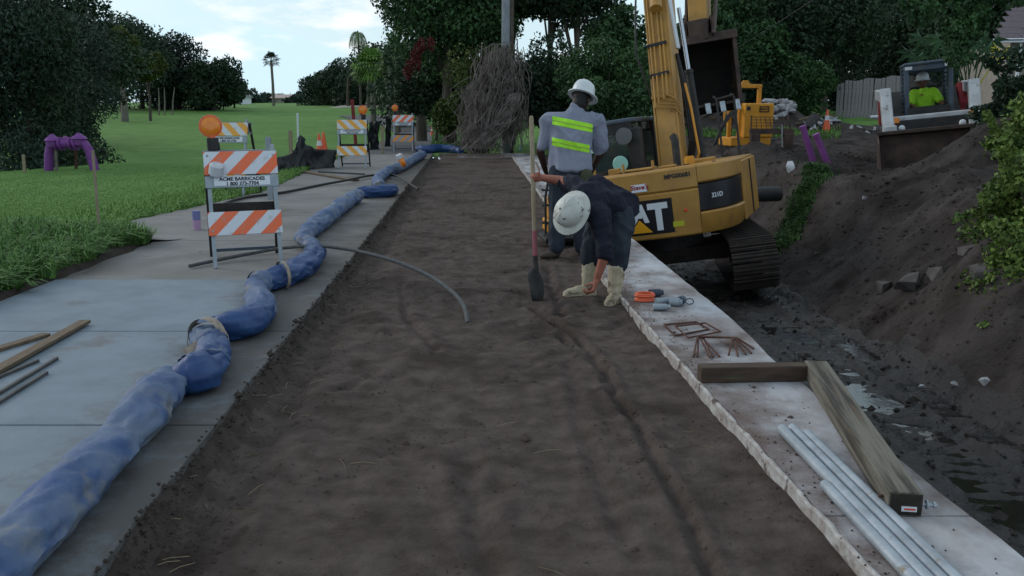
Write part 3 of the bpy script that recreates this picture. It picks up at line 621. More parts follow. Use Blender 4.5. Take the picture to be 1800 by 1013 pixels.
# castor plant with star leaves
def star_leaf(mb, c, r, d, n):
    d = Vector(d).normalized(); n = Vector(n).normalized(); s = n.cross(d).normalized(); n = d.cross(s)
    k = 7; pts = []
    for i in range(k):
        a = (i / (k - 1) - .5) * 5.0; q = d * math.cos(a) + s * math.sin(a); le = r * (1 - .28 * abs(a) / 2.5)
        a2 = a + 2.5 / (k - 1); q2 = d * math.cos(a2) + s * math.sin(a2)
        pts += [c + q * le - n * le * .25, c + q2 * r * .34 + n * .01]
    mb.add([c] + pts[:-1], [(0, i + 1, i + 2) for i in range(len(pts) - 2)])
cp_t = thing('castor_plant', 'castor plant with big star shaped leaves above the skid steer', 'plant', at(1700, 18.0))
bz = cp_t.location
for i, (px, py) in enumerate([(1612, 100), (1628, 82), (1640, 95), (1652, 70), (1664, 88), (1672, 62), (1688, 75), (1700, 60), (1712, 78), (1725, 66), (1640, 112), (1600, 92), (1735, 84), (1655, 105), (1682, 95), (1702, 98), (1745, 72), (1620, 66), (1760, 90), (1722, 100)]):
    p = D(px, py, 18 + random.uniform(-.5, .6)) - bz
    mb = MB(); st = Vector((random.uniform(-.1, .1), 0, p.z * .55)); mb.tube([(0, 0, 0), st, p], [.03, .018, .008], 5); star_leaf(mb, p, random.uniform(.30, .42), (random.uniform(-.7, .5), -.4, -.75), (random.uniform(-.3, .3), -.7, .6))
    mb.build('leaf', m_lf_mid if i != 18 else mat('yellow_leaf', (.45, .4, .03)), cp_t)
# creeper clad bank and shoots, right edge
def vine_bush(px, py, Y, s, n, label, leaf=.06, m=None, stems=True):
    c = D(px, py, Y); t = thing('creeper_bush', label, 'bush', (c.x, c.y, H(c.x, c.y)))
    cl = []
    for _ in range(16):
        cl.append((random.gauss(0, s[0] * .45), random.gauss(0, s[1] * .4), c.z - t.location.z + random.gauss(0, s[2] * .42), random.uniform(.12, .3), random.uniform(.12, .25), random.uniform(.1, .24)))
    for _ in range(5): cl.append((random.gauss(0, s[0] * .2), .1, c.z - t.location.z, s[0] * .45, .3, s[2] * .5))
    stem = MB()
    for q in (cl[:16] if stems else ()): stem.tube([(q[0] * .3, .2, 0), (q[0] * .7, .1, q[2] * .6), q[:3]], [.012, .009, .004], 4)
    for _ in range(10):   # arching shoots
        q = random.choice(cl); e = Vector(q[:3]) + Vector((random.uniform(-.45, .1), -.15, random.uniform(-.1, .35))); stem.tube([q[:3], (Vector(q[:3]) + e) / 2 + Vector((0, 0, .06)), e], [.006, .005, .003], 4)
        for k in range(6):
            w_ = Vector(q[:3]).lerp(e, .4 + k * .12); cl.append((w_.x, w_.y, w_.z, .045, .045, .045))
    stem.build('stems', m_bark, t); crown('foliage', cl, n, leaf, m or m_lf_vine, t, .62)
vine_bush(1815, 250, 9.6, (.5, .5, .7), 6500, 'sparse green creeper bush high on the right bank', .065)
vine_bush(1810, 370, 8.9, (.5, .5, .6), 9000, 'green creeper bush in the middle of the right bank')
vine_bush(1795, 490, 7.9, (.38, .4, .45), 9000, 'bright green creeper bush hanging lowest on the right bank', .055)
vine_bush(1870, 420, 8.3, (.5, .5, 1.0), 9000, 'dense creeper mass cut by the right picture edge')
vine_bush(1712, 20, 14.5, (.6, .5, .8), 7000, 'yellow green creeper hanging at the top right in front of the house', .09, m_lf_mid, False)
vine_bush(1800, 190, 15.5, (.4, .5, 1.0), 7000, 'dark shrubbery right of the skid steer', .10, m_lf_dark)
vine_bush(1830, 190, 13.5, (.9, .5, .9), 9000, 'dark shrubbery under the house wall', .09, m_lf_dark)
# dead vine tangle on the pole
vt = thing('dead_vine_tangle', 'large tangle of dead grey brown vines slumped against the utility pole', 'dead vines', at(870, 27))
b0 = vt.location; mb = MB(); mb2 = MB()
def vline(pts, r, jit, mbx, n=9, k=4):
    P = []
    for i in range(n):
        t = i / (n - 1) * (len(pts) - 1); j = min(int(t), len(pts) - 2); q = Vector(pts[j]).lerp(Vector(pts[j + 1]), t - j); P.append(q + Vector([random.gauss(0, jit) for _ in range(3)]) * (1 if 0 < i < n - 1 else .3))
    mbx.tube(P, [r] * n, k, False)
for i in range(520):
    a = D(random.gauss(870, 16), random.uniform(78, 170), 27 + random.uniform(-.6, .6)); c_ = D(random.gauss(852, 22), random.uniform(150, 230), 26.8 + random.uniform(-.7, .7)); e = D(random.gauss(843, 21), random.uniform(225, 272), 26.6 + random.uniform(-.8, .5))
    vline([a - b0, c_ - b0, e - b0], random.uniform(.004, .012), .035, mb)
for i in range(70):
    a = D(random.uniform(885, 925), random.uniform(60, 170), 26.6); e = D(random.uniform(880, 935), random.uniform(225, 268), 26.4); vline([a - b0, e - b0], random.uniform(.006, .012), .08, mb)
for i in range(12):
    cx, cy = random.uniform(835, 905), random.uniform(90, 190); rr = random.uniform(.3, .8); ph = random.uniform(0, 6); c_ = D(cx, cy, 26.2) - b0
    mb2.tube([c_ + Vector((math.cos(ph + a * .35) * rr, random.uniform(-.05, .05), math.sin(ph + a * .35) * rr * 1.2)) for a in range(10)], [.008] * 10, 4, False)
for i in range(70):   # thick slanting bundle
    t = random.gauss(0, 1); vline([D(905 + t * 5, 165, 26.4) - b0, D(885 + t * 8, 212, 26.2) - b0, D(835 + t * 12, 262, 26.0) - b0], random.uniform(.012, .028), .05, mb2)
mb.build('vines', m_vine, vt)['kind'] = 'stuff'; mb2.build('runners', m_vine, vt)['kind'] = 'stuff'
cl = [(D(random.gauss(850, 30), random.uniform(90, 150), 27.3) - b0) for _ in range(14)]
crown('leaves', [(p.x, p.y, p.z, .5, .3, .4) for p in cl], 3500, .1, m_lf_oliv, vt)
core = [(D(868 - (y_ - 110) * .22, y_, 27.2) - b0) for y_ in range(110, 265, 14)]
crown('core', [(p.x, p.y, p.z, .5, .3, .4) for p in core], 6000, .11, leafm('dead_leaf', (.03, .026, .024), (.09, .075, .068)), vt, .3)
rf = [(D(x_, y_, 29.0)) for x_, y_ in ((735, 88), (728, 100), (720, 118), (716, 128), (742, 80), (757, 78), (733, 112))]
tag(crown('withered_leaves', [(p.x, p.y, p.z, .13, .13, .24) for p in rf], 1500, .10, m_lf_red), 'hanging bunch of withered red brown leaves at the left of the big tree', 'withered leaves')

# grass
def scatter(n, f):
    out = []
    while len(out) < n:
        p = f()
        if p is not None: out.append(p)
    return np.array(out)
def gl():
    px = random.uniform(-40, 420); py = random.uniform(290, 405) ** 1.0; p = G(px, py, .06)
    if p.x > xs_left(p.y) - .08 or p.y < 9.5: return None
    return (p.x, p.y, H(p.x, p.y) - .005)
tag(link('lawn_grass', grass_mesh('lawn_grass', scatter(52000, gl), .024, .005, m_blade, .7)), 'short mown grass blades across the near lawn', 'grass', kind='stuff')
def g2():
    y = random.uniform(10.5, 27); x = xs_left(y) - abs(random.gauss(0, .55)) - .02
    return (x, y, H(x, y) - .01)
tag(link('verge_grass', grass_mesh('verge_grass', scatter(26000, g2), .13, .009, m_blade, .8)), 'longer rough grass along the left edge of the pavement', 'grass', kind='stuff')
def g3():
    y = random.uniform(5.3, 9.4); x = -4.05 - abs(random.gauss(0, .9)) * (1 if y < 9.4 else .6) + (.3 * fn(0, y, 1.7, 2)); 
    if fn(x, y, 1.3, 2) < -.28: return None
    return (x, y, H(x, y) - .01)
tag(link('tall_grass', grass_mesh('tall_grass', scatter(17000, g3), .20, .008, m_tallg, 1.0)), 'tall unkempt grass on the bank left of the new slab', 'grass', kind='stuff')
def g4():
    t = random.random(); c_ = Vector((4.45, 13.9, 0)).lerp(Vector((5.6, 15.6, 0)), t); x = c_.x + random.gauss(0, .10); y = c_.y + random.gauss(0, .16); return (x, y, H(x, y) - .01)
tag(link('weeds', grass_mesh('weeds', scatter(3800, g4), .11, .012, leafm('weed_green', (.022, .06, .018), (.06, .13, .03), 2), 1.1)), 'strip of green weeds on the mound right of the excavator', 'weeds', kind='stuff')
def g5():
    y = random.uniform(26, 45); x = random.uniform(-3.2, 1.5) + .0; q = G(random.uniform(760, 830), random.uniform(205, 262), .1); return (q.x, q.y, H(q.x, q.y))
tag(link('roadside_grass', grass_mesh('roadside_grass', scatter(9000, g5), .2, .02, m_tallg, .9)), 'bright grass verge inside the bend of the asphalt path', 'grass', kind='stuff')
def g6():
    q = D(random.uniform(1180, 1480), 200, random.uniform(24, 38))
    if 27 < q.y < 32.5 and q.x > 5.5: return None
    return (q.x, q.y, H(q.x, q.y))
tag(link('site_grass', grass_mesh('site_grass', scatter(12000, g6), .13, .015, m_blade, .8)), 'patchy grass at the foot of the trees behind the rubble', 'grass', kind='stuff')
def g7():
    x = random.uniform(9, 15.5); y = 33 + random.gauss(0, 1.2); return (x, y, H(x, y))
# broad blade clump near left edge
cl_ = thing('grass_clump', 'clump of broad light green blades arching over the slab at the left edge', 'grass clump', (-4.02, 6.75, .1))
for k in range(26):
    a = random.uniform(0, 6.28); L1 = random.uniform(.2, .5); d = Vector((math.cos(a), math.sin(a), 0)); s = Vector((-d.y, d.x, 0)) * .011
    P = [d * L1 * t * .9 + Vector((0, 0, L1 * (t * 1.1 - t * t * .85))) for t in (0, .35, .7, 1)]
    MB().add([P[0] - s, P[0] + s, P[1] + s * 1.2, P[1] - s * 1.2, P[2] + s, P[2] - s, P[3]], [(0, 1, 2, 3), (3, 2, 4, 5), (5, 4, 6)]).build('blade', m_lf_brt, cl_)
# small things on the dirt: clods, straw
def clods(n, f, size, m, name, label):
    V = []; F = []
    for _ in range(n):
        x, y, z = f(); s = size * random.uniform(.3, 1.3) * (1 if random.random() > .05 else 2.2); k = len(V)
        for d in ((1, 0, 0), (-1, 0, 0), (0, 1, 0), (0, -1, 0), (0, 0, .7), (0, 0, -.7)): V.append((x + d[0] * s * random.uniform(.6, 1.2), y + d[1] * s * random.uniform(.6, 1.2), z + d[2] * s))
        F += [(k + a, k + b, k + c) for a, b, c in ((0, 2, 4), (2, 1, 4), (1, 3, 4), (3, 0, 4), (2, 0, 5), (1, 2, 5), (3, 1, 5), (0, 3, 5))]
    tag(link(name, npmesh(name, np.array(V), np.array(F), m, smooth=False)), label, 'soil crumbs', kind='stuff')
def fb():
    y = 2 + 16 * random.random() ** 1.5; x = random.uniform(xs_right(y) + .02, xw_l(y) - .02)
    if fn(x, y, 1.2, 2, 3.) < -.05 and random.random() < .8: x = xs_right(y) + abs(random.gauss(0, .15)) + .02
    return x, y, h_bed(x, y)
clods(6500, fb, .009, m_dirt, 'soil_crumbs', 'loose crumbs of soil scattered over the dirt bed')
def fe():
    y = random.uniform(1.5, 16); x = xs_right(y) + abs(random.gauss(.02, .03)); return x, y, h_bed(x, y) + random.uniform(0, .06)
clods(1300, fe, .011, m_soil, 'edge_crumbs', 'dark crumbled soil along the foot of the slab edge')
def fr():
    y = 3 + 17 * random.random() ** 1.3; x = xw_r(y) + random.uniform(0.1, 7); return x, y, h_right(x, y)
clods(9000, fr, .026, m_dirt2, 'ditch_clods', 'lumps of soil over the ditch floor and bank')
def fs():
    y = random.uniform(2, 20); x = xw_l(y) + random.uniform(.03, .5) * random.random(); return x, y, ZW + .002
clods(1200, fs, .006, m_dirt, 'wall_crumbs', 'crumbs of dirt spread over the wall top')
st = MB()
for _ in range(130):
    x, y, z = fb(); a = random.uniform(0, 3.1); l_ = random.uniform(.02, .08); d = Vector((math.cos(a), math.sin(a), 0)) * l_
    st.tube([Vector((x, y, z + .006)) - d, Vector((x, y, z + .014)), Vector((x, y, z + .006)) + d], .0016, 3)
tag(st.build('straw_bits', mat('straw', (.20, .16, .10))), 'thin bits of dry straw on the dirt bed', 'straw', kind='stuff')
# ------------------------------------------------------------ excavator
EX_LOC = Vector((2.50, 12.95, -1.20)); EX_ROLL = R(-9); EX_HEAD = R(-22)
ex = thing('excavator', 'yellow tracked excavator seen from behind, tilted in the ditch with its bucket raised', 'excavator', EX_LOC, (0, EX_ROLL, EX_HEAD))
def Mx(loc, rz=0, ry=0, rx=0): return Matrix.Translation(loc) @ Matrix.Rotation(rz, 4, 'Z') @ Matrix.Rotation(ry, 4, 'Y') @ Matrix.Rotation(rx, 4, 'X')
W2 = 1.28
cur = []
for i in range(-90, 91):
    th = R(i); s_, c_ = math.sin(th), max(0, math.cos(th))
    cur.append((W2 * math.copysign(abs(s_) ** .85, s_), -.45 - 1.2 * c_ ** .75))
arc = [0]
for a, b in zip(cur, cur[1:]): arc.append(arc[-1] + math.hypot(b[0] - a[0], b[1] - a[1]))
mid_ = arc[90]; arc = [a - mid_ for a in arc]
def tail(s, off=0):
    s = max(arc[0], min(arc[-1], s)); i = max(0, min(len(arc) - 2, np.searchsorted(arc, s) - 1)); t = (s - arc[i]) / (arc[i + 1] - arc[i] + 1e-9)
    x = cur[i][0] + (cur[i + 1][0] - cur[i][0]) * t; y = cur[i][1] + (cur[i + 1][1] - cur[i][1]) * t
    dx, dy = cur[i + 1][0] - cur[i][0], cur[i + 1][1] - cur[i][1]; l_ = math.hypot(dx, dy) + 1e-9
    return x + dy / l_ * off, y - dx / l_ * off
def tshell(z0, z1, s0, s1, off=0, n=44, inset=.25, rnd=.02, taper=0):
    mb = MB(); V = []
    for k in range(n + 1):
        s = s0 + (s1 - s0) * k / n; e0 = tail(s, off - rnd - taper); e1 = tail(s, off); q = tail(s, off - inset)
        V += [(q[0], q[1], z0), (e0[0], e0[1], z0), (tail(s, off - taper)[0], tail(s, off - taper)[1], z0 + rnd), (e1[0], e1[1], z1 - rnd), (tail(s, off - rnd)[0], tail(s, off - rnd)[1], z1), (q[0], q[1], z1)]
    F = [(6 * k + j, 6 * k + j + 1, 6 * k + 7 + j, 6 * k + 6 + j) for k in range(n) for j in range(5)] + [(6 * k + 5, 6 * k, 6 * k + 6, 6 * k + 11) for k in range(n)] + [tuple(range(6)), tuple(6 * n + j for j in range(6))[::-1]]
    return mb.add(V, F)
sR = arc[-1]; sSeam = .86
cwt = tshell(.98, 1.60, -sR, sSeam, 0, taper=.05).build('counterweight', m_yel, ex, smooth=True)
tshell(1.61, 1.90, -sR, sSeam, -.008, inset=.5).build('engine_hood', m_yel, ex, smooth=True)
tshell(.98, 1.27, sSeam + .006, sR, .0, taper=.05).build('corner_casting', m_yel, ex, smooth=True)
tshell(1.275, 1.66, sSeam + .006, sR, -.03).build('corner_panel', m_logo, ex, smooth=True)
tshell(1.665, 1.90, sSeam + .006, sR, -.004, inset=.5).build('corner_hood', m_yel, ex, smooth=True)
dk = MB(); pl = [tail(a, -.05) for a in arc[::6]] + [(W2 - .05, 1.2), (-W2 + .05, 1.2)]
n_ = len(pl); dk.add([(x, y, 1.0) for x, y in pl] + [(x, y, 1.86) for x, y in pl], [tuple(range(n_))[::-1], tuple(range(n_, 2 * n_))] + [(k, (k + 1) % n_, n_ + (k + 1) % n_, n_ + k) for k in range(n_)])
dk.build('upper_deck', m_yel, ex)
for sx in (-1, 1):
    MB().box((sx * (W2 - .02), .35, 1.42), (.04, 1.55, .84)).build('side_door', m_yel, ex, bev=.015)
    MB().box((sx * (W2 + .01), .35, 1.42), (.02, .02, .8)).build('door_seam', m_dsteel, ex)
# decals wrapped on the casting
def wrap_poly(name, polys, m, s0, z0, sc_, par, off=.004, sub=6, ty=0):
    mb = MB()
    for P in polys:      # quads: list of 4 (u,v); subdivided along u
        for i in range(sub):
            a, b = i / sub, (i + 1) / sub
            L4 = [((P[0][0] + (P[1][0] - P[0][0]) * t, P[0][1] + (P[1][1] - P[0][1]) * t), (P[3][0] + (P[2][0] - P[3][0]) * t, P[3][1] + (P[2][1] - P[3][1]) * t)) for t in (a, b)]
            q = [L4[0][0], L4[1][0], L4[1][1], L4[0][1]]; V = []
            for u, v in q:
                z = z0 + v * sc_; tp = .05 * max(0, 1 - (z - 1.0) / .6) if z < 1.6 else 0
                x, y = tail(s0 + u * sc_, off - tp); V.append((x, y, z))
            mb.add(V, [(0, 1, 2, 3)])
    o = mb.build(name, m, par); return o
lg = wrap_poly('logo_panel', [[(-1, -.5), (1, -.5), (1, .5), (-1, .5)]], m_logo, .02, 1.29, .47, cwt, .004, 16)
Cq = [[(-.88, -.30), (-.70, -.30), (-.70, .30), (-.88, .30)], [(-.78, .22), (-.34, .22), (-.34, .40), (-.78, .40)], [(-.78, -.40), (-.40, -.40), (-.34, -.22), (-.78, -.22)], [(-.48, .02), (-.34, .02), (-.34, .3), (-.48, .3)], [(-.48, -.3), (-.38, -.3), (-.36, -.06), (-.48, -.06)], [(-.88, .3), (-.78, .3), (-.78, .40), (-.84, .38)]]
Aq = [[(-.32, -.40), (-.12, -.40), (.06, .40), (-.10, .40)], [(.16, -.14), (.30, -.14), (.14, .40), (.0, .40)], [(-.1, .0), (.1, .0), (.1, .18), (-.1, .18)], [(-.32, -.40), (-.2, -.40), (-.05, -.06), (-.15, .0)]]
Tq = [[(.28, .22), (.86, .22), (.86, .40), (.28, .40)], [(.50, -.40), (.68, -.40), (.68, .24), (.50, .24)]]
wrap_poly('logo_letters', Cq + Aq + Tq, m_decw, .02, 1.29, .47, cwt, .007)
wrap_poly('logo_triangle', [[(-.40, -.46), (.42, -.46), (.03, -.02), (-.01, -.02)]], m_logo, .02, 1.29, .47, cwt, .0085)
wrap_poly('logo_triangle', [[(-.33, -.43), (.36, -.43), (.02, -.06), (.0, -.06)]], m_decy, .02, 1.29, .47, cwt, .010)
def wrap_text(body, size, m, s, z, par, name='lettering', off=.012, bold=0, shear=0, sx=1):
    x, y = tail(s, off - (.05 * max(0, 1 - (z - 1.0) / .6) if z < 1.6 else .008)); a, b = tail(s - .05), tail(s + .05); an = math.atan2(b[1] - a[1], b[0] - a[0])
    return textmesh(body, size, m, par, (x, y, z), (R(90), 0, an), name, bold, sx, shear)
wrap_poly('sticker', [[(-1, -.5), (1, -.5), (1, .5), (-1, .5)]], m_decw, .08, 1.70, .105, cwt, .012, 4)
wrap_text("Steve's", .088, m_red, .08, 1.707, cwt, bold=.003, shear=.25, off=.02)
wrap_text('MPG00681', .078, m_logo, .60, 1.80, ex, bold=.003, off=.006)
wrap_text('321D', .085, m_decw, 1.13, 1.47, ex, off=.016, bold=.002)
wrap_poly('red_reflector', [[(-.5, -.5), (.9, -.5), (-.3, .55), (-.5, .55)]], m_redlens, 1.0, 1.40, .19, ex, -.024, 3)
wrap_poly('warning_sticker', [[(-1, -.5), (1, -.5), (1, .5), (-1, .5)]], mat('lime_sticker', (.45, .45, .03)), .55, 1.16, .075, cwt, .008, 3)
x_, y_ = tail(.66, .004); MB().ell((x_, y_, 1.33), (.022, .006, .022)).build('red_spot', m_redlens, ex)
# deck clutter
for c_, d_ in (((-.45, -.85, 1.93), (.16, .14, .09)), ((.75, -.35, 1.92), (.3, .3, .05)), ((-.1, -.9, 1.92), (.5, .3, .03)), ((.35, -.95, 1.915), (.22, .2, .03))): MB().box(c_, d_).build('hood_lid', m_yel, ex, bev=.012)
for x, y in ((-.72, -.95), (-.25, -1.1), (.15, -1.0)):
    MB().cyl((x, y, 1.88), (x, y, 2.03), .02).build('lift_lug', m_yel, ex)
MB().cyl((.62, -.75, 1.88), (.62, -.75, 1.99), .075).cyl((.62, -.75, 1.99), (.62, -.75, 2.01), .06).build('filler_cap', m_yel2, ex, smooth=True)
MB().tube([(.36, -.35, 1.88), (.36, -.33, 2.25), (.33, -.30, 2.32)], .055, 12).build('exhaust_pipe', m_dsteel, ex, smooth=True)
bx_ = MB()
for k in range(10): bx_.box((random.uniform(-.9, 1), random.uniform(-1.2, -.3), 1.90), (random.uniform(.03, .12), random.uniform(.03, .1), .02), Matrix.Rotation(random.random() * 3, 3, 'Z'))
bx_.build('grit_on_hood', m_dirt2, ex)['kind'] = 'stuff'
hr = MB()
for x in (.95, 1.2): hr.tube([(x, .1, 1.9), (x, .1, 2.75), (x - .05, .12, 2.8)], .018, 6)
hr.tube([(.95, .1, 2.75), (1.2, .1, 2.78)], .018, 6); hr.tube([(.95, .1, 2.3), (1.2, .1, 2.55)], .014, 6)
hr.build('hand_rail', m_dsteel, ex, smooth=True)
# cab
cb = MB(); X0, X1, Y0, Y1, Z0, Z1 = -1.2, -.36, -.1, 1.45, 1.5, 2.62
for x in (X0, X1):
    for y in (Y0, Y1): cb.box((x, y, (Z0 + Z1) / 2), (.07, .07, Z1 - Z0))
    cb.box((x, (Y0 + Y1) / 2, Z0 + .1), (.05, Y1 - Y0, .35)); cb.box((x, .65, (Z0 + Z1) / 2), (.05, .06, Z1 - Z0))
cb.box(((X0 + X1) / 2, Y0, Z0 + .12), (X1 - X0, .05, .35)); cb.box(((X0 + X1) / 2, Y0, Z1 - .08), (X1 - X0, .06, .16))
cb.build('cab_frame', m_dsteel, ex, bev=.01)
MB().box(((X0 + X1) / 2, (Y0 + Y1) / 2, Z1 + .03), (X1 - X0 + .12, Y1 - Y0 + .1, .07)).build('cab_roof', m_cabblue, ex, bev=.025)
for nm, c_, d_ in (('rear_window', ((X0 + X1) / 2, Y0, 2.1), (.76, .012, .68)), ('side_window', (X1, .3, 2.1), (.012, .62, .68)), ('side_window', (X0, .3, 2.1), (.012, .62, .68)), ('front_window', ((X0 + X1) / 2, Y1, 2.1), (.76, .012, .8)), ('side_window', (X1, 1.05, 2.1), (.012, .62, .68))):
    MB().box(c_, d_).build(nm, m_glass, ex)
MB().box((-.95, -.13, 2.26), (.09, .01, .055)).build('window_sticker', mat('pale_cyan_label', (.35, .6, .52)), ex)
MB().lathe([(.0, .0), (.125, .0), (.13, .01), (.125, .03), (0, .035)], 24, Mx((-.42, -.2, 2.42), 0, 0, R(90))).build('round_mirror', mat('mirror_back', (.10, .11, .12), None, 3, .3), ex, smooth=True)
MB().lathe([(.0, .0), (.115, .0), (.12, .01), (.11, .02), (0, .02)], 24, Mx((-.5, -.3, 2.02), 0, 0, R(90))).build('reflecting_disc', mat('cyan_reflection', (.25, .5, .45), None, 3, .3), ex, smooth=True)  # reflecting disc, no lamp; its cyan reflection is painted in as base colour
MB().box((-.28, -.05, 2.15), (.17, .2, .75)).build('air_filter_column', m_black, ex, bev=.02)
MB().box((-.85, .5, 1.72), (.42, .42, .4)).box((-.85, .3, 2.05), (.40, .1, .5)).build('operator_seat', m_black, ex, bev=.04)
# boom
bp = [(.45, 1.6), (1.15, 3.3), (1.85, 4.8), (3.2, 6.15), (5.0, 6.75), (6.7, 6.95)]
hw = [.17, .24, .30, .34, .28, .16]
def boomprof(pts, hws):
    up = []; dn = []
    for i, (p, h_) in enumerate(zip(pts, hws)):
        a = Vector(pts[max(i - 1, 0)]); b = Vector(pts[min(i + 1, len(pts) - 1)]); t = (b - a).normalized(); n = Vector((-t.y, t.x))
        up.append((p[0] + n.x * h_, p[1] + n.y * h_)); dn.append((p[0] - n.x * h_, p[1] - n.y * h_))
    return up, dn
def boxbeam(pts, hws, x0, x1):
    up, dn = boomprof(pts, hws); mb = MB(); n = len(pts); V = []
    for (a, b), (c_, d_) in zip(up, dn): V += [(x0, a, b), (x1, a, b), (x1, c_, d_), (x0, c_, d_)]
    return mb.add(V, [(4 * k + j, 4 * k + (j + 1) % 4, 4 * k + 4 + (j + 1) % 4, 4 * k + 4 + j) for k in range(n - 1) for j in range(4)] + [(3, 2, 1, 0), tuple(4 * n - 4 + j for j in range(4))])
bo = boxbeam(bp, hw, -.13, .19).build('boom', m_yel, ex, bev=.012)
boxbeam([(p[0] - .0, p[1]) for p in bp[:4]], [h_ + .012 for h_ in hw[:4]], -.16, -.132).build('boom_web', m_yel, bo)
boxbeam([(p[0] - .0, p[1]) for p in bp[:4]], [h_ + .012 for h_ in hw[:4]], .192, .22).build('boom_web', m_yel, bo)
pp_up, _ = boomprof(bp, hw)
for k in range(9):
    t = k / 8 * 1.6; i = min(int(t), 3); p = Vector(pp_up[i]).lerp(Vector(pp_up[i + 1]), t - i); b = bolt = MB().ell((random.choice((-.06, .12)), p.x - .012, p.y), (.016, .016, .016), 6, 4).build('bolt', m_yel, bo)
for j, x in enumerate((-.10, -.04, .05, .11)):        # steel hydraulic lines on the boom back
    P = [(x, pp_up[i][0] - .05, pp_up[i][1]) for i in range(len(pp_up) - 1)]; q = Vector(P[0]).lerp(Vector(P[1]), .62 + j * .03)
    P2 = [(.26, q.y + .05, q.z - .12), (.20, q.y - .02, q.z), (x, q.y - .03, q.z + .06)] + P[1:]
    MB().tube(P2, .016, 6).build('hydraulic_line', m_yel, bo, smooth=True)
for t in (.75, .95, 1.25): 
    i = int(t); p = Vector(pp_up[i]).lerp(Vector(pp_up[i + 1]), t - i); MB().box((.0, p.x - .05, p.y), (.32, .05, .05)).build('line_clamp', m_dsteel if t > .9 else m_yel, bo)
MB().tube([(-.21, .95, 3.0), (-.30, .8, 3.7), (-.24, 1.0, 4.3), (-.22, 1.5, 5.0)], .017, 6).build('hanging_hose', m_black, bo, smooth=True)
# cylinders
def cyl_part(a, b, r, rr, split=.6):
    a, b = Vector(a), Vector(b); m_ = a.lerp(b, split)
    o = MB().cyl(a, m_, r, n=16).cyl(m_, m_ + (b - a).normalized() * .06, r * 1.12).build('boom_cylinder', m_dsteel, ex, smooth=True)
    MB().cyl(m_, b, rr, n=12).build('cylinder_rod', m_chrome, o, smooth=True)
cyl_part((.33, 1.45, 1.6), (.26, 2.1, 4.4), .065, .035); cyl_part((-.06, 1.65, 1.6), (-.05, 2.2, 4.2), .075, .045)
o = MB().cyl((.06, 1.2, 4.35), (.06, 3.0, 6.8), .10).build('stick_cylinder', m_yel, ex, smooth=True)
MB().box((.235, 1.55, 4.25), (.03, .22, 1.1)).build('boom_side_decal', m_decw, ex, bev=.005)
for k in range(3): MB().tube([(.28 + .03 * k, .9, 1.8), (.38 + .04 * k, .75, 2.2), (.32 + .03 * k, 1.0, 2.9), (.22, 1.3, 3.6)], .028, 6).build('black_hose', m_black, ex, smooth=True)
MB().tube([(.40, .7, 1.75), (.52, .62, 2.0), (.44, .8, 2.7), (.36, .95, 3.1)], .02, 6).build('yellow_hose', m_yel2, ex, smooth=True)
piv = Matrix.Translation((.05, .6, 1.6)); LEAN = Matrix.Translation((.10, 0, 0)) @ piv @ Matrix.Rotation(R(-3.6), 4, 'Y') @ piv.inverted()
for o_ in [bo] + [c for c in ex.children if c.name.split('.')[0] in ('boom_cylinder', 'stick_cylinder', 'boom_side_decal')]: o_.matrix_basis = LEAN @ o_.matrix_basis
# stick and bucket
BX = -.08
stk = MB(); V = []
for (y, z, h_, wd_) in ((7.2, 7.6, .2, .2), (6.7, 6.6, .34, .22), (5.75, 4.6, .22, .19), (5.62, 4.22, .16, .19)):
    for sx, sh in ((-1, 1), (1, 1), (1, -1), (-1, -1)): V.append((BX + sx * wd_, y - sh * h_, z + sh * h_ * .35))
stk.add(V, [(4 * k + j, 4 * k + (j + 1) % 4, 4 * k + 4 + (j + 1) % 4, 4 * k + 4 + j) for k in range(3) for j in range(4)] + [(3, 2, 1, 0), (12, 13, 14, 15)])
sk_ = stk.build('stick', m_yel, ex, bev=.012)
MB().box((BX, 5.55, 4.35), (.40, .36, .42)).build('stick_nose', m_bucket, sk_, bev=.02)
MB().bar((BX + .30, 5.4, 4.2), (BX + .36, 6.0, 5.1), .05, .16).bar((BX - .26, 5.4, 4.2), (BX - .26, 6.0, 5.1), .05, .16).build('bucket_link', m_bucket, ex, bev=.01)
MB().cyl((BX + .1, 6.1, 5.3), (BX + .1, 6.8, 6.9), .08).cyl((BX + .1, 6.1, 5.3), (BX + .1, 5.95, 4.9), .045).build('bucket_cylinder', m_chrome, ex, smooth=True)
bk = thing('bucket', None, None); bk.parent = ex; bk.location = (BX, 5.45, 2.70); bk.scale = (1.16, 1, 1.08); bk.rotation_euler = (0, 0, R(15))
BW = .60
# side outline in (y,z): y back, z up
so_ = [(-.02, .12), (.35, -.02), (.75, .10), (1.0, .45), (1.02, .85), (.80, 1.2), (.40, 1.42), (-.02, 1.42)]
sh = MB(); th = .03
for k in range(len(so_) - 1):
    (a, b), (c_, d_) = so_[k], so_[k + 1]
    sh.add([(-BW, a, b), (BW, a, b), (BW, c_, d_), (-BW, c_, d_)], [(0, 1, 2, 3)]); sh.add([(-BW, a, b - .03), (BW, a, b - .03), (BW, c_ + .03, d_ - .01), (-BW, c_ + .03, d_ - .01)], [(0, 1, 2, 3)])
shell = sh.build('bucket_shell', m_bucketin, bk)
for sx in (-1, 1): MB().prism(so_, sx * BW, sx * (BW + .035)).build('side_plate', m_bucket, bk, bev=.006)
MB().box((0, -.03, 1.36), (2 * BW + .10, .12, .16)).build('top_beam', m_bucket, bk, bev=.012)
for sx in (-1, 1): MB().box((sx * (BW - .015), -.03, .70), (.05, .06, 1.18)).build('side_cutter', m_bucket, bk, bev=.01)
MB().box((0, -.04, .10), (2 * BW + .06, .16, .05)).build('lip_plate', m_bucket, bk, bev=.008)
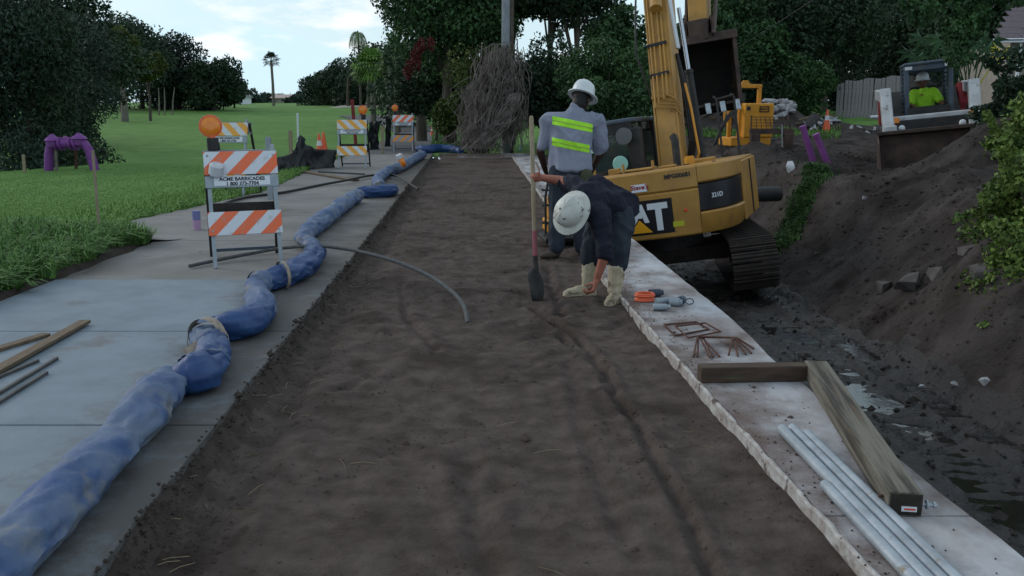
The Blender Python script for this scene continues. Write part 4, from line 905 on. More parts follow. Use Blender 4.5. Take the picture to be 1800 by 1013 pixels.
for k in range(5):
    x = -BW + .09 + k * (2 * BW - .18) / 4
    q = MB().box((x, -.14, .10), (.11, .14, .10)).build('tooth_adapter', m_bucket, bk, bev=.01)
    MB().prism([(-.34, -.06), (-.34, -.03), (-.20, .15), (-.17, .03)], x - .045, x + .045).build('tooth', m_tooth, q, bev=.005)
for e_ in (-.26, .22): MB().prism([(-.05, 1.4), (.3, 1.38), (.25, 1.72), (.05, 1.78)], e_, e_ + .04).build('ear', m_bucket, bk, bev=.008)
# undercarriage
uc = thing('undercarriage', None, None); uc.parent = ex; uc.rotation_euler = (0, 0, R(14)); uc.location = (0, 0, .10); uc.scale = (1, 1, .9)
MB().cyl((0, 0, .62), (0, 0, 1.0), .55, n=28).build('slew_ring', m_dsteel, uc, smooth=True)
MB().box((0, 0, .52), (1.9, 1.0, .25)).build('car_body', m_track, uc, bev=.03)
shoe_me = None
for sx in (-1, 1):
    cx = sx * 1.08
    MB().box((cx, 0, .42), (.30, 2.5, .38)).build('track_frame', m_track, uc, bev=.03)
    path = []; r_ = .36; hl = 1.32; Lt = 2 * math.pi * r_ + 4 * hl; ns = 42
    for k in range(ns):
        d_ = k / ns * Lt
        if d_ < 2 * hl: p = (hl - d_, r_ * 2 + .04, math.pi)
        elif d_ < 2 * hl + math.pi * r_: a = (d_ - 2 * hl) / r_; p = (-hl - r_ * math.sin(a), r_ + .04 + r_ * math.cos(a), math.pi + a)
        elif d_ < 4 * hl + math.pi * r_: p = (-hl + d_ - 2 * hl - math.pi * r_, .04, 0)
        else: a = (d_ - 4 * hl - math.pi * r_) / r_; p = (hl + r_ * math.sin(a), r_ + .04 - r_ * math.cos(a), a)
        path.append(p)
    for (y, z, a) in path:
        if shoe_me is None:
            o = MB().box((0, 0, 0), (.60, .155, .025)).box((0, .0, -.028), (.60, .022, .035)).box((0, .055, -.018), (.60, .015, .02)).box((0, -.055, -.018), (.60, .015, .02)).build('track_shoe', m_track, uc); shoe_me = o.data
        else: o = link('track_shoe', shoe_me, uc)
        o.location = (cx, y, z); o.rotation_euler = (a, 0, 0)
    for y in (-hl, hl): MB().cyl((cx - .09, y, r_ + .04), (cx + .09, y, r_ + .04), .30, n=20).build('sprocket', m_track, uc, smooth=True)
    for k in range(6): MB().cyl((cx - .11, -.95 + k * .38, .16), (cx + .11, -.95 + k * .38, .16), .10, n=12).build('roller', m_track, uc, smooth=True)

# ------------------------------------------------------------ skid steer loader
ssl = D(1640, 200, 16.6); ssl.z = .46
sk = thing('skid_steer', 'white and red skid steer loader facing us with a large bucket on the dirt pile', 'skid steer', ssl, (0, R(6.5), R(160)))
MB().prism([(-1.0, .35), (-1.05, 1.25), (-.8, 1.45), (-.2, 1.0), (.75, .9), (.8, .35)], -.60, .60).build('body', m_dsteel, sk, bev=.02)
for s_ in (-1, 1):
    MB().prism([(-1.1, .45), (-1.15, 1.42), (-.75, 1.5), (-.55, 1.1), (-.6, .5)], s_ * .62, s_ * .80).build('rear_tower', m_red, sk, bev=.02)
    MB().prism([(-.6, .5), (-.55, 1.0), (.5, .62), (.45, .45)], s_ * .62, s_ * .72).build('side_panel', m_red, sk, bev=.015)
    ar = MB().bar((s_ * .78, -1.0, 1.42), (s_ * .76, .45, 1.36), .14, .20).bar((s_ * .74, .38, 1.46), (s_ * .72, .98, .55), .19, .24).build('lift_arm', m_wpaint, sk, bev=.02)
    MB().box((s_ * .70, .98, .72), (.22, .16, .22)).build('arm_foot', m_wpaint, ar, bev=.02)
    MB().cyl((s_ * .73, -.6, .85), (s_ * .73, .4, 1.15), .05).build('lift_cylinder', m_chrome, sk, smooth=True)
    for yy in (-.62, .42):
        wh = MB().lathe([(.0, -.13), (.22, -.13), (.25, -.10), (.40, -.12), (.42, -.08), (.42, .08), (.40, .12), (.25, .10), (.22, .13), (0, .13)], 22, Mx((s_ * .74, yy, .40), 0, R(90))).build('wheel', m_black, sk, smooth=True)
        MB().lathe([(0, -.14), (.20, -.14), (.21, -.12)], 16, Mx((s_ * .74, yy, .40), 0, R(90))).build('rim', m_wpaint, wh, smooth=True)
cbf = MB()
for s_ in (-1, 1):
    cbf.box((s_ * .37, .42, 1.30), (.08, .10, 1.15)); cbf.box((s_ * .37, -.5, 1.35), (.07, .08, 1.1)); cbf.box((s_ * .37, -.04, .80), (.05, .9, .22)); cbf.box((s_ * .37, -.04, 1.86), (.05, .9, .08))
cbf.box((0, .42, 1.84), (.74, .10, .14)); cbf.box((0, -.5, 1.8), (.74, .06, .14)); cbf.box((0, -.5, .95), (.74, .06, .5))
cbf.build('cab_frame', m_cabblue, sk, bev=.02)
MB().box((0, -.02, 1.90), (.84, 1.06, .06)).build('cab_roof', m_cabblue, sk, bev=.03)
for s_ in (-1, 1):
    gr_ = MB()
    for k in range(11): gr_.box((s_ * .37, -.04, .98 + k * .08), (.02, .84, .016))
    gr_.build('side_grille', m_cabblue, sk)
    MB().box((s_ * .33, .48, 1.83), (.12, .03, .06)).build('work_light', m_decw, sk, bev=.01)
    MB().box((s_ * .60, 1.16, .92), (.09, .05, .10)).build('amber_marker', m_amber, sk, bev=.01)
    MB().ell((s_ * .50, .86, .76), (.06, .04, .06)).build('headlight', m_decw, sk, smooth=True)
MB().box((0, -.46, 1.45), (.76, .01, .55)).build('rear_window', m_glassclear, sk)
MB().box((0, .62, .90), (1.3, .22, .16)).build('front_crossmember', m_wpaint, sk, bev=.025)
MB().box((0, .5, 1.0), (.7, .06, .2)).build('foot_well', m_dsteel, sk)
MB().box((0, -.25, .9), (.5, .5, .16)).box((0, -.46, 1.2), (.48, .1, .6)).build('seat', m_black, sk, bev=.04)
MB().tube([(-.4, .1, 1.05), (-.3, .28, 1.08), (.3, .28, 1.08), (.4, .1, 1.05)], .035, 8).build('lap_bar', m_black, sk, smooth=True)
sb = thing('loader_bucket', None, None); sb.parent = sk; sb.location = (-.08, 1.12, .0); sb.scale = (1, 1, 1.08)
so2 = [(0, .0), (.75, -.02), (.78, .02), (.50, .52), (.12, .66), (-.05, .62)]
V = []; bw = 1.0
b_ = MB()
for k, (i, j) in enumerate(((0, 1), (0, 5), (5, 4))):
    (a, b), (c_, d_) = so2[i], so2[j]; b_.add([(-bw, a, b), (bw, a, b), (bw, c_, d_), (-bw, c_, d_)], [(0, 1, 2, 3)])
    b_.add([(-bw, a, b - .02), (bw, a, b - .02), (bw, c_, d_ - .02), (-bw, c_, d_ - .02)], [(0, 1, 2, 3)])
b_.build('bucket_shell', m_bucket, sb)
for s_ in (-1, 1): MB().prism(so2, s_ * bw, s_ * (bw + .03)).build('side_plate', m_bucket, sb)
MB().box((0, .10, .66), (2 * bw + .06, .12, .06)).build('top_rail', m_bucket, sb, bev=.01)
MB().box((0, .76, .0), (2 * bw + .06, .12, .03)).build('cutting_edge', m_bucket, sb)

# ------------------------------------------------------------ yellow pump set and grating rack
pl_ = at(1312, 21.0); pm = thing('pump_unit', 'orange yellow pump set with a lifting arch frame, behind the excavator', 'pump', pl_, (0, 0, R(8)))
MB().box((0, 0, .10), (1.0, .8, .2)).build('skid_base', m_yel2, pm, bev=.02)
for s_ in (-1, 1): MB().box((s_ * .36 - .05, 0, .75), (.09, .09, 1.25)).build('frame_post', m_yel2, pm, bev=.01)
MB().box((-.05, 0, 1.40), (.81, .10, .09)).build('frame_beam', m_yel2, pm, bev=.01)
MB().prism([(-.12, 0), (.12, 0), (.05, .09), (-.05, .09)], -.02, .02, Mx((-.05, 0, 1.445), R(90))).build('lifting_eye', m_yel2, pm)
MB().box((.16, -.18, .60), (.72, .5, .80)).build('engine_box', m_yel2, pm, bev=.03)
MB().box((.27, -.435, .86), (.24, .012, .14)).build('plate', m_logo, pm)
MB().box((.27, -.443, .86), (.19, .008, .09)).build('plate_face', m_yel2, pm)
textmesh('MWI', .09, m_logo, pm, (.27, -.45, .86), bold=.003)
MB().box((-.12, -.435, .88), (.09, .012, .09)).build('latch', m_dsteel, pm)
MB().cyl((-.15, .1, 1.0), (-.15, .1, 1.24), .13).build('air_cleaner', m_black, pm, smooth=True)
MB().tube([(-.3, -.2, .9), (-.6, -.35, .7), (-.8, -.4, .3), (-.9, -.35, 0)], .04, 8).build('suction_hose', m_black, pm, smooth=True)
MB().tube([(-.45, -.1, 1.0), (-.62, -.2, .95), (-.62, -.25, .5)], .03, 8).build('fuel_hose', m_yel2, pm, smooth=True)
rk_ = at(1360, 19.2); rk = thing('grating_rack', 'dark steel rack with mesh grating standing by the yellow pump', 'rack', rk_, (R(-4), 0, R(-4)))
for s_ in (-1, 1): MB().box((s_ * .36, 0, .18), (.2, .2, .34)).build('fork', m_bucket, rk, bev=.01)
MB().box((0, .02, .40), (.95, .12, .1)).build('cross_bar', m_bucket, rk)
for k in range(9): MB().bar((-.44 + k * .11, 0, .44), (-.40 + k * .11 * .9, .25, .72), .014, .014).build('grating_bar', m_bucket, rk)
for k in range(5): MB().bar((-.44, .06 * k, .46 + .068 * k), (.44, .06 * k, .46 + .068 * k), .014, .014).build('grating_bar', m_bucket, rk)
for s_ in (-1, 1): MB().bar((s_ * .46, 0, .1), (s_ * .40, .26, .76), .03, .03).build('side_bar', m_bucket, rk)
MB().bar((.22, -.1, .05), (.2, -.08, .55), .02, .02).build('pale_rod', m_galv, rk)

# ------------------------------------------------------------ utility pole, wire, house, fence, rubble
pb = at(889, 27.6); up_ = thing('utility_pole', 'grey weathered utility pole rising out of the dead vines', 'utility pole', pb)
MB().tube([(0, 0, -.5), (0, 0, 3), (.03, 0, 7.5)], [.15, .14, .12], 14).build('pole', m_pole, up_, smooth=True)
MB().tube([(.17, .02, 0), (.18, .02, 3), (.19, .02, 7.5)], .08, 8).build('conduit', m_bark, up_, smooth=True)
MB().box((0, 0, 6.9), (2.2, .1, .12)).build('crossarm', m_bark, up_)
a = D(1290, 88, 30); b = D(1430, 0, 23); d = b - a
tag(MB().tube([a - d * .5, a, a + d * .5 - Vector((0, 0, .03)), b, b + d * 1.6], .014, 5).build('overhead_wire', m_black, smooth=True), 'thin overhead wire slanting up to the right across the dark trees', 'wire')
hb = D(1806, 100, 21); hz = H(hb.x, hb.y)
hs = thing('house', 'beige house corner with a purple brown shingle roof at the upper right edge', 'house', (hb.x, hb.y, hz), (0, 0, R(-12)))
MB().box((1.9, 2, 1.2), (4.6, 4, 2.5)).build('wall', m_house, hs)
rf_ = MB().add([(-.9, -.5, 2.42), (5, -.5, 2.42), (5, 2, 3.4), (.2, 2, 3.4), (-.9, -.5, 2.36), (5, -.5, 2.36)], [(0, 1, 2, 3), (0, 1, 5, 4)]).build('roof', m_roof, hs)
for r_ in range(6):
    for k in range(10): MB().box((-.6 + r_ * .18 + k * .56, -.42 + r_ * .42, 2.47 + r_ * .168), (.54, .44, .02), Matrix.Rotation(R(21.8), 3, 'X')).build('shingle', m_roof, rf_)
MB().box((2.0, -.56, 2.38), (5.9, .10, .10)).build('gutter', m_decw, hs, bev=.02)
wf = MB().box((1.2, -.02, 1.5), (.9, .06, .9)).build('window_frame', m_decw, hs); MB().box((1.2, -.06, 1.5), (.76, .02, .76)).build('pane', m_glass, wf)
MB().cyl((-.32, -.45, 0), (-.32, -.45, 2.36), .04).build('downpipe', m_decw, hs)
# fence planks
f0, f1 = at(1470, 35), at(1592, 33.5)
fn_ = thing('plank_fence', 'weathered grey plank fence left of the skid steer', 'fence', f0)
dv = (f1 - f0); L_ = math.hypot(dv.x, dv.y); an = math.atan2(dv.y, dv.x); fn_.rotation_euler = (0, 0, an)
x = 0; k = 0
while x < L_:
    wd_ = .135; hgt = 1.42 + .03 * math.sin(k) + (.0 if k < 2 else .09) + .012 * k
    o = MB().box((0, 0, hgt / 2 - .05), (wd_ - .012, .02, hgt)).build('plank', m_plank, fn_, loc=(x + wd_ / 2, random.uniform(-.008, .008), 0)); o.rotation_euler = (0, R(random.uniform(-1, 1)), 0)
    x += wd_ + (.03 if k == 1 else 0); k += 1
for z in (.3, 1.1): MB().box((L_ / 2, .05, z), (L_, .04, .09)).build('rail', m_plank, fn_)
MB().box((.10, -.016, 1.20), (.07, .008, .15)).build('dark_mark', m_cabblue, fn_)
pp = MB().box((L_ + .25, .0, .8), (.5, .05, 1.65)); tag(pp.build('rusty_panel', m_bark, loc=f0), 'brown rusty panel behind the skid steer cab, right end of the plank fence', 'panel')
bpy.data.objects['rusty_panel'].rotation_euler = (0, 0, an)
# rubble
def chunk(m, s):
    bm = bmesh.new(); 
    for _ in range(14): bm.verts.new((random.uniform(-1, 1) * s[0], random.uniform(-1, 1) * s[1], random.uniform(-1, 1) * s[2]))
    bmesh.ops.convex_hull(bm, input=bm.verts); g = [v for v in bm.verts if not v.link_faces]
    for v in g: bm.verts.remove(v)
    me = bpy.data.meshes.new('chunk'); bm.to_mesh(me); bm.free(); me.materials.append(m); return me
def lump(px, py, Y, s, m, label, name='rubble_chunk', cat='rubble', group=None, z=None, tilt=.5):
    p = D(px, py, Y); 
    if z is None: p.z = H(p.x, p.y) + s[2] * .35
    elif z != 'ray': p.z = z
    o = link(name, chunk(m, s), None, p); o.rotation_euler = (random.uniform(-tilt, tilt), random.uniform(-tilt, tilt), random.uniform(0, 3)); return tag(o, label, cat, group)
for i in range(30):
    px = random.uniform(1340, 1398)
    lump(px, 190, random.uniform(28.6, 29.8), (random.uniform(.12, .32), random.uniform(.1, .2), random.uniform(.07, .15)), m_rubble, 'grey concrete lump in the heap right of the yellow pump', group='grey heap right of the yellow pump')
for i in range(14):
    px = random.uniform(1298, 1342)
    lump(px, 190, random.uniform(29.0, 30.3), (random.uniform(.1, .2), .1, .06), m_rust, 'brick red lump in the heap seen through the pump frame', group='reddish heap behind the yellow pump')
for i in range(34):
    px = random.uniform(1205, 1292)
    lump(px, 190, random.uniform(28.6, 30.2), (random.uniform(.15, .4), random.uniform(.05, .12), random.uniform(.03, .07)), random.choice((m_wood2, m_rubble2, m_bark)), 'broken board or slab in the debris heap under the raised bucket', name='debris_piece', cat='debris', group='debris heap under the excavator bucket')
for i in range(22):
    px = random.uniform(1410, 1472)
    lump(px, 205, random.uniform(26.5, 28.6), (random.uniform(.1, .3), random.uniform(.06, .12), random.uniform(.03, .10)), random.choice((m_rubble, m_steelg, m_dsteel)), 'grey or dark scrap piece in the heap around the cone', name='scrap_piece', cat='scrap', group='scrap heap around the cone')
for i in range(20):
    px = random.uniform(1470, 1568)
    lump(px, 205, random.uniform(25.5, 28.5), (random.uniform(.1, .25), .07, .04), random.choice((m_rubble, m_rubble2)), 'flat broken piece strewn between cone and skid steer', name='scrap_piece', cat='scrap', group='scrap strewn left of the skid steer')
for i, (a_, b_) in enumerate((((1400, 193), (1452, 197)), ((1415, 201), (1470, 190)), ((1405, 198), (1440, 190)))):
    q0, q1 = D(*a_, 28), D(*b_, 28.3); q0.z = H(q0.x, q0.y) + .12 + .05 * i; q1.z = H(q1.x, q1.y) + .16 + .05 * i; tag(MB().bar(q0, q1, .12, .03).build('loose_board', m_wood2), ['lowest pale board lying on the scrap heap', 'pale board slanting up to the right on the scrap heap', 'short pale board at the left of the scrap heap'][i], 'board')
tag(MB().cyl(D(1530, 206, 26.5), D(1572, 204, 26.2), .045).build('white_pipe', m_decw, smooth=True), 'white plastic pipe lying left of the skid steer', 'pipe')
tag(MB().cyl(D(1418, 228, 27), D(1432, 206, 27.4), .16, n=14).build('drain_pipe', m_dsteel, smooth=True), 'dark open pipe end in the scrap heap', 'pipe')
# rocks on the ditch bank
rocks = [(1690, 578, 7.4, .055, 'pale rock at the foot of the creeper bank'), (1625, 588, 7.6, .05, 'squarish rock on the mud below the creeper bank'), (1600, 470, 9.6, .16, 'large grey boulder half sunk in the bank'), (1650, 480, 9.2, .14, 'rounded boulder right of the large grey one'), (1443, 355, 12.9, .05, 'small pale stone on the bank below the weeds'), (1520, 340, 13.3, .05, 'small whitish stone on the bank, middle'), (1560, 455, 10.0, .12, 'light grey rock left of the large boulder'), (1725, 505, 8.1, .15, 'muddy rock right beside the creeper'), (1740, 610, 7.1, .06, 'small rock lowest on the right bank'), (1700, 450, 9.1, .12, 'brown rock between boulder and creeper')]
for px, py, Y, s, lb in rocks: lump(px, py, Y, (s, s * .8, s * .7), m_rubble2 if s > .1 else m_rubble, lb, name='rock', cat='rock', group=None)
tag(MB().cyl(D(1300, 343, 14.6), D(1368, 341, 14.9), .13, n=20).build('black_pipe', m_black, smooth=True), 'thick black pipe end lying right of the excavator tail', 'pipe')
# violet pipe stubs
for i, (a_, b_, Y) in enumerate((((1411, 222), (1427, 276), 17.0), ((1434, 236), (1452, 280), 16.6))):
    q0, q1 = D(*a_, Y), D(*b_, Y); tag(MB().cyl(q0, q1 + (q1 - q0) * .3, .06, n=14).cyl(q0 - (q1 - q0) * .01, q0 + (q1 - q0) * .06, .072, n=14).build('violet_pipe', m_violet2, smooth=True), ['left and taller of the two violet pipes stuck in the dirt', 'right and shorter of the two violet pipes stuck in the dirt'][i], 'pipe')
# plastic bag
bg_ = chunk(m_plastic, (.10, .09, .15)); p = D(1392, 296, 16); tag(link('plastic_bag', bg_, None, p), 'crumpled white plastic bag on the grey mound', 'bag')
for l_ in bg_.polygons: l_.use_smooth = False
# ---- cones
def cone(loc, h, label, rot=(0, 0, 0), collar=True):
    t = thing('traffic_cone', label, 'traffic cone', loc, rot); 
    MB().box((0, 0, .015), (h * .5, h * .5, .03)).build('base', m_org, t, bev=.008)
    MB().lathe([(h * .18, .03), (h * .035, h), (h * .02, h + .005), (0, h + .005)], 20).build('cone_body', m_org, t, smooth=True)
    if collar: MB().lathe([(h * .18 - .145 * h * .55 + .004, h * .55), (h * .18 - .145 * h * .75 + .004, h * .75)], 20).build('reflective_collar', m_white, t, smooth=True)
    return t
p = at(1456, 26.8); cone(p, .70, 'orange cone with white band among the scrap heap on the right')
p = at(558, 24.0); cone(p, .72, 'left faded traffic cone of the pair behind the black silt fabric')
p = at(566, 24.3); cone(p, .76, 'right bright traffic cone of the pair behind the black silt fabric', collar=False)
p = at(758, 41); cone(p, .45, 'tiny distant cone on the bend of the asphalt path')
# ---- distant houses
for i, (px, Y, w_, h_, c_) in enumerate(((412, 165, 5, 1.2, 'white low distant building under the left grove'), (502, 190, 4.5, 1.0, 'small distant house with a pale pinkish roof right of the far palm'), (612, 150, 4, .9, 'pale distant building glimpsed under the right grove'), (644, 120, 3, .9, 'bluish white distant building glimpsed between palm trunks'))):
    b = at(px, Y); hh = thing('distant_house', c_, 'house', b); MB().box((0, 0, h_ / 2), (w_, 5, h_)).build('wall', m_house if i != 0 else m_decw, hh)
    MB().prism([(-3, h_), (3, h_), (0, h_ + .8)], -w_ / 2 - .3, w_ / 2 + .3).build('roof', mat('pale_roof', (.42, .33, .30)) if i == 1 else m_rubble, hh)
    for k in range(3): MB().box((-w_ / 3 + k * w_ / 3, -2.53, h_ * .55), (w_ * .12, .04, h_ * .4)).build('window', m_glass, hh)
b = at(650, 100); z0 = b.z
tag(MB().add([(b.x - 4, b.y - 4, H(b.x - 4, b.y - 4) + .08), (b.x + 3.5, b.y - 4, H(b.x + 3.5, b.y - 4) + .08), (b.x + 3.0, b.y + 3, H(b.x + 3, b.y + 3) + .25), (b.x - 3.5, b.y + 3, H(b.x - 3.5, b.y + 3) + .25)], [(0, 1, 2, 3)]).build('sand_bunker', m_sand), kind='structure')
# ------------------------------------------------------------ barricades
def stripe_mat(name, c1, c2, pitch, slope, faded=0):
    m = bpy.data.materials.new(name); m.use_nodes = True; t = m.node_tree; b = t.nodes['Principled BSDF']; l = t.links.new
    b.inputs['Roughness'].default_value = .45
    tcn = t.nodes.new('ShaderNodeTexCoord'); sp = t.nodes.new('ShaderNodeSeparateXYZ'); l(tcn.outputs['Object'], sp.inputs[0])
    q = t.nodes.new('ShaderNodeMath'); q.operation = 'MULTIPLY_ADD'; q.inputs[1].default_value = -slope; l(sp.outputs['Z'], q.inputs[0]); l(sp.outputs['X'], q.inputs[2])
    f = t.nodes.new('ShaderNodeMath'); f.operation = 'FRACT'; d_ = t.nodes.new('ShaderNodeMath'); d_.operation = 'MULTIPLY_ADD'; d_.inputs[1].default_value = 1 / pitch; d_.inputs[2].default_value = 10.1; l(q.outputs[0], d_.inputs[0]); l(d_.outputs[0], f.inputs[0])
    g = t.nodes.new('ShaderNodeMath'); g.operation = 'GREATER_THAN'; g.inputs[1].default_value = .5; l(f.outputs[0], g.inputs[0])
    mx_ = t.nodes.new('ShaderNodeMix'); mx_.data_type = 'RGBA'; mx_.inputs['A'].default_value = (*c1, 1); mx_.inputs['B'].default_value = (*c2, 1); l(g.outputs[0], mx_.inputs['Factor'])
    nz = t.nodes.new('ShaderNodeTexNoise'); nz.inputs['Scale'].default_value = 14; nz.inputs['Detail'].default_value = 5; l(tcn.outputs['Object'], nz.inputs['Vector'])
    mr = t.nodes.new('ShaderNodeMapRange'); mr.inputs['From Min'].default_value = .52; mr.inputs['From Max'].default_value = .75; mr.inputs['To Max'].default_value = .45; l(nz.outputs['Fac'], mr.inputs['Value'])
    m2 = t.nodes.new('ShaderNodeMix'); m2.data_type = 'RGBA'; m2.inputs['B'].default_value = (.30, .26, .22, 1); l(mx_.outputs['Result'], m2.inputs['A']); l(mr.outputs['Result'], m2.inputs['Factor']); l(m2.outputs['Result'], b.inputs['Base Color'])
    return m
m_so = stripe_mat('orange_white_stripes', (.74, .13, .04), (.56, .60, .66), .26, 1.0)
m_sy = stripe_mat('yellow_white_stripes', (.72, .33, .03), (.55, .59, .62), .26, -1.0)
m_sg = stripe_mat('orange_grey_stripes', (.66, .24, .04), (.25, .26, .28), .26, 1.0)
def warning_light(parent, x, z, s=1.0):
    q = MB().box((x, -.03, z), (.105, .07, .12)).build('light_battery', m_black, parent, bev=.012)
    MB().lathe([(0, -.035), (.03, -.04), (.07, -.032), (.092, -.018), (.094, .018), (.07, .032), (.03, .04), (0, .035)], 28, Mx((x - .01, -.03, z + .165), 0, 0, R(90))).build('lens', m_amber, q, smooth=True)
    MB().lathe([(.088, -.024), (.104, -.02), (.104, .02), (.088, .024)], 28, Mx((x - .01, -.03, z + .165), 0, 0, R(90))).build('lens_rim', m_org, q, smooth=True)
    MB().box((x, -.03, z + .07), (.05, .05, .03)).build('neck', m_org, q)
def barricade(loc, rz, label, top, low, light=None, w_=.61, lettering=True, bag=False, rearpanel=True, H1=1.12):
    t = thing('barricade', label, 'barricade', loc, (0, 0, rz), 'folding striped barricades along the path')
    hw_ = w_ / 2 - .035
    for s_ in (-1, 1):
        MB().bar((s_ * hw_, -.33, 0), (s_ * hw_, -.02, H1 + (.05 if s_ > 0 else -.02)), .035, .035).build('front_leg', m_steelg, t)
        MB().bar((s_ * (hw_ + .02), .36, 0), (s_ * (hw_ + .02), .04, H1 - .02), .032, .032).build('rear_leg', m_dsteel, t)
    tl = lambda z: -.33 + .31 * z / H1 - .03
    rot = Matrix.Rotation(math.atan(-.31 / H1), 3, 'X')
    def panel(z, h, m, nm, yoff=0, wd=w_):
        o = MB().box((0, 0, 0), (wd, .018, h)).build(nm, m, t, bev=.004, loc=(0, tl(z) + yoff, z)); o.rotation_euler = (math.atan(-.31 / H1), 0, 0); return o
    pt = panel(H1 - .115, .22, top, 'top_panel'); pb_ = panel(.40, .22, low, 'bottom_panel')
    sp_l = panel(H1 - .285, .11, m_steelg, 'name_plate', .004)
    MB().box((0, -.011, .005), (w_ * .76, .004, .085)).build('label_strip', m_decw, sp_l)
    if lettering:
        textmesh('ACME BARRICADES', .046, m_logo, sp_l, (0, -.0145, .022), bold=.0016, sx=1.02); textmesh('1 800 373-7704', .046, m_logo, sp_l, (0, -.0145, -.022), bold=.0016, sx=1.0)
    for x in (-1, 1):
        for q in (pt, pb_): MB().ell((x * (hw_), -.011, .07 if q is pt else -.07), (.011, .004, .011), 8, 4).build('bolt', m_galv, q)
    if rearpanel:
        MB().box((0, .24, .44), (w_, .02, .20)).build('rear_panel', m_dsteel, t)
        MB().bar((-hw_, .35, .06), (hw_, .35, .06), .03, .03).build('rear_brace', m_cabblue, t)
        MB().box((0, .07, H1 - .1), (w_, .02, .2)).build('rear_top_panel', m_steelg, t)
    if light is not None: warning_light(t, light, H1 + .06)
    if bag: MB().lathe([(0, 0), (.055, .0), (.066, .015), (.066, .10), (.05, .115), (0, .12)], 18, Mx((light, -.12, H1 - .22), 0, R(12), R(20))).build('white_cup', m_plastic, t, smooth=True)
    return t
fl, fr_ = G(380, 472, ZS - .006), G(494, 465, ZS - .006); c_ = (fl + fr_) / 2; rz = math.atan2(fr_.y - fl.y, fr_.x - fl.x)
barricade(c_ + Vector((-math.sin(rz) * .33, math.cos(rz) * .33, 0)), rz, 'nearest barricade, orange and white stripes, round amber light on its left corner', m_so, m_so, -.235, .66, bag=True, H1=1.06)
c_ = G(618, 296, ZS); c_.y += .33; barricade(c_, R(2), 'middle yellow and white striped barricade with an amber light at its right corner', m_sy, m_sy, .27, .70, H1=1.12)
c_ = G(708, 266, ZS - .004); c_.y += .3; barricade(c_, R(4), 'farthest barricade, orange top stripes and orange grey bottom stripes', m_so, m_sg, -.24, .66, H1=1.14)
c_ = at(403, 14.6); barricade(c_, R(-8), 'yellow and white barricade on the grass, half hidden behind the nearest one', m_sy, m_sy, None, .66, H1=1.24)

# ------------------------------------------------------------ blue lay-flat hose
hp = [(-95, 1075, 0.098), (12, 970, 0.098), (85, 898, 0.099), (152, 830, 0.1), (188, 793, 0.098), (212, 768, 0.086), (236, 742, 0.104), (262, 706, 0.112), (284, 680, 0.102), (300, 668, 0.082), (324, 660, 0.104), (348, 652, 0.11), (368, 636, 0.0967), (374, 616, 0.0856), (367, 598, 0.0911), (362, 586, 0.0911),
      (376, 576, 0.0837), (405, 571, 0.1004), (442, 561, 0.1023), (460, 543, 0.093), (455, 520, 0.0893), (449, 505, 0.0856), (462, 494, 0.093), (485, 487, 0.0986), (515, 476, 0.1023), (541, 461, 0.1023), (554, 444, 0.093), (546, 430, 0.0791), (534, 418, 0.093), (547, 401, 0.1023), (575, 380, 0.1116), (605, 357, 0.1116), (628, 343, 0.107)]
hp2 = [(628, 338, 0.093), (655, 336, 0.107), (684, 334, 0.107), (690, 331, 0.0837)]
hp3 = [(668, 326, 0.093), (664, 315, 0.1023), (680, 302, 0.107), (705, 292, 0.1116), (728, 279, 0.1163), (742, 271, 0.1209)]
hp4 = [(735, 262, 0.1302), (752, 262, 0.1395), (775, 261, 0.1395), (798, 262, 0.1302), (810, 265, 0.093)]
hose = thing('discharge_hose', 'long blue lay flat discharge hose zigzagging along the slab, faded and kinked', 'hose')
def smooth_path(P, sub):
    out = []
    for i in range(len(P) - 1):
        p0, p1, p2, p3 = P[max(i - 1, 0)], P[i], P[i + 1], P[min(i + 2, len(P) - 1)]
        for k in range(sub):
            t = k / sub; out.append([.5 * (2 * b + (c - a) * t + (2 * a - 5 * b + 4 * c - d) * t * t + (3 * b - a - 3 * c + d) * t ** 3) for a, b, c, d in zip(p0, p1, p2, p3)])
    out.append(list(P[-1])); return out
def hose_piece(P, name, m, sub=24, zb=ZS, creases=(), twist=1.0, seed=0., gx=None):
    Q = []
    for px, py, r in P:
        g = G(px, py, zb + r); Q.append((g.x, g.y, r))
    Q = smooth_path(Q, sub); n = 40; V = []; N = len(Q); dist = 0
    for i, (x, y, r) in enumerate(Q):
        a = Q[max(i - 1, 0)]; b = Q[min(i + 1, N - 1)]; t = Vector((b[0] - a[0], b[1] - a[1], 0)).normalized(); s = Vector((t.y, -t.x, 0))
        if i: dist += math.hypot(x - Q[i - 1][0], y - Q[i - 1][1])
        cv = 1
        for k in range(n):
            an = 2 * math.pi * k / n; ca, sa = math.cos(an), math.sin(an)
            f = 1 + .17 * noise.ridged_multi_fractal(Vector((dist * 3.6 + seed + an * .35 * twist, ca * .9, sa * .9)), 1, 2, 3, 1, 2) - .19 + .07 * fn(dist * 5, an * .5, 1.0, 3, seed)
            f += .055 * (noise.ridged_multi_fractal(Vector((dist * 9 + seed + an * 1.4, ca * 2.0, sa * 2.0)), 1, 2, 3, 1, 2) - 1)
            f -= .34 * max(0, fn(dist * 3.2 + math.sin(an) * .5, ca * .8, 1.0, 2, seed + 4.)) ** 1.2
            px_ = s * ca * r * 1.10 * f; z = zb + r * .93 + sa * r * .93 * f
            if sa < -.75: z = zb + .004 + (0.0 if sa < -.9 else .01)
            V.append((x + px_.x, y + px_.y, max(z, zb + .003)))
    F = [(i * n + k, i * n + (k + 1) % n, (i + 1) * n + (k + 1) % n, (i + 1) * n + k) for i in range(N - 1) for k in range(n)] + [tuple(range(n))[::-1], tuple((N - 1) * n + k for k in range(n))]
    return MB().add(V, F).build(name, m, hose, smooth=True, ang=60)
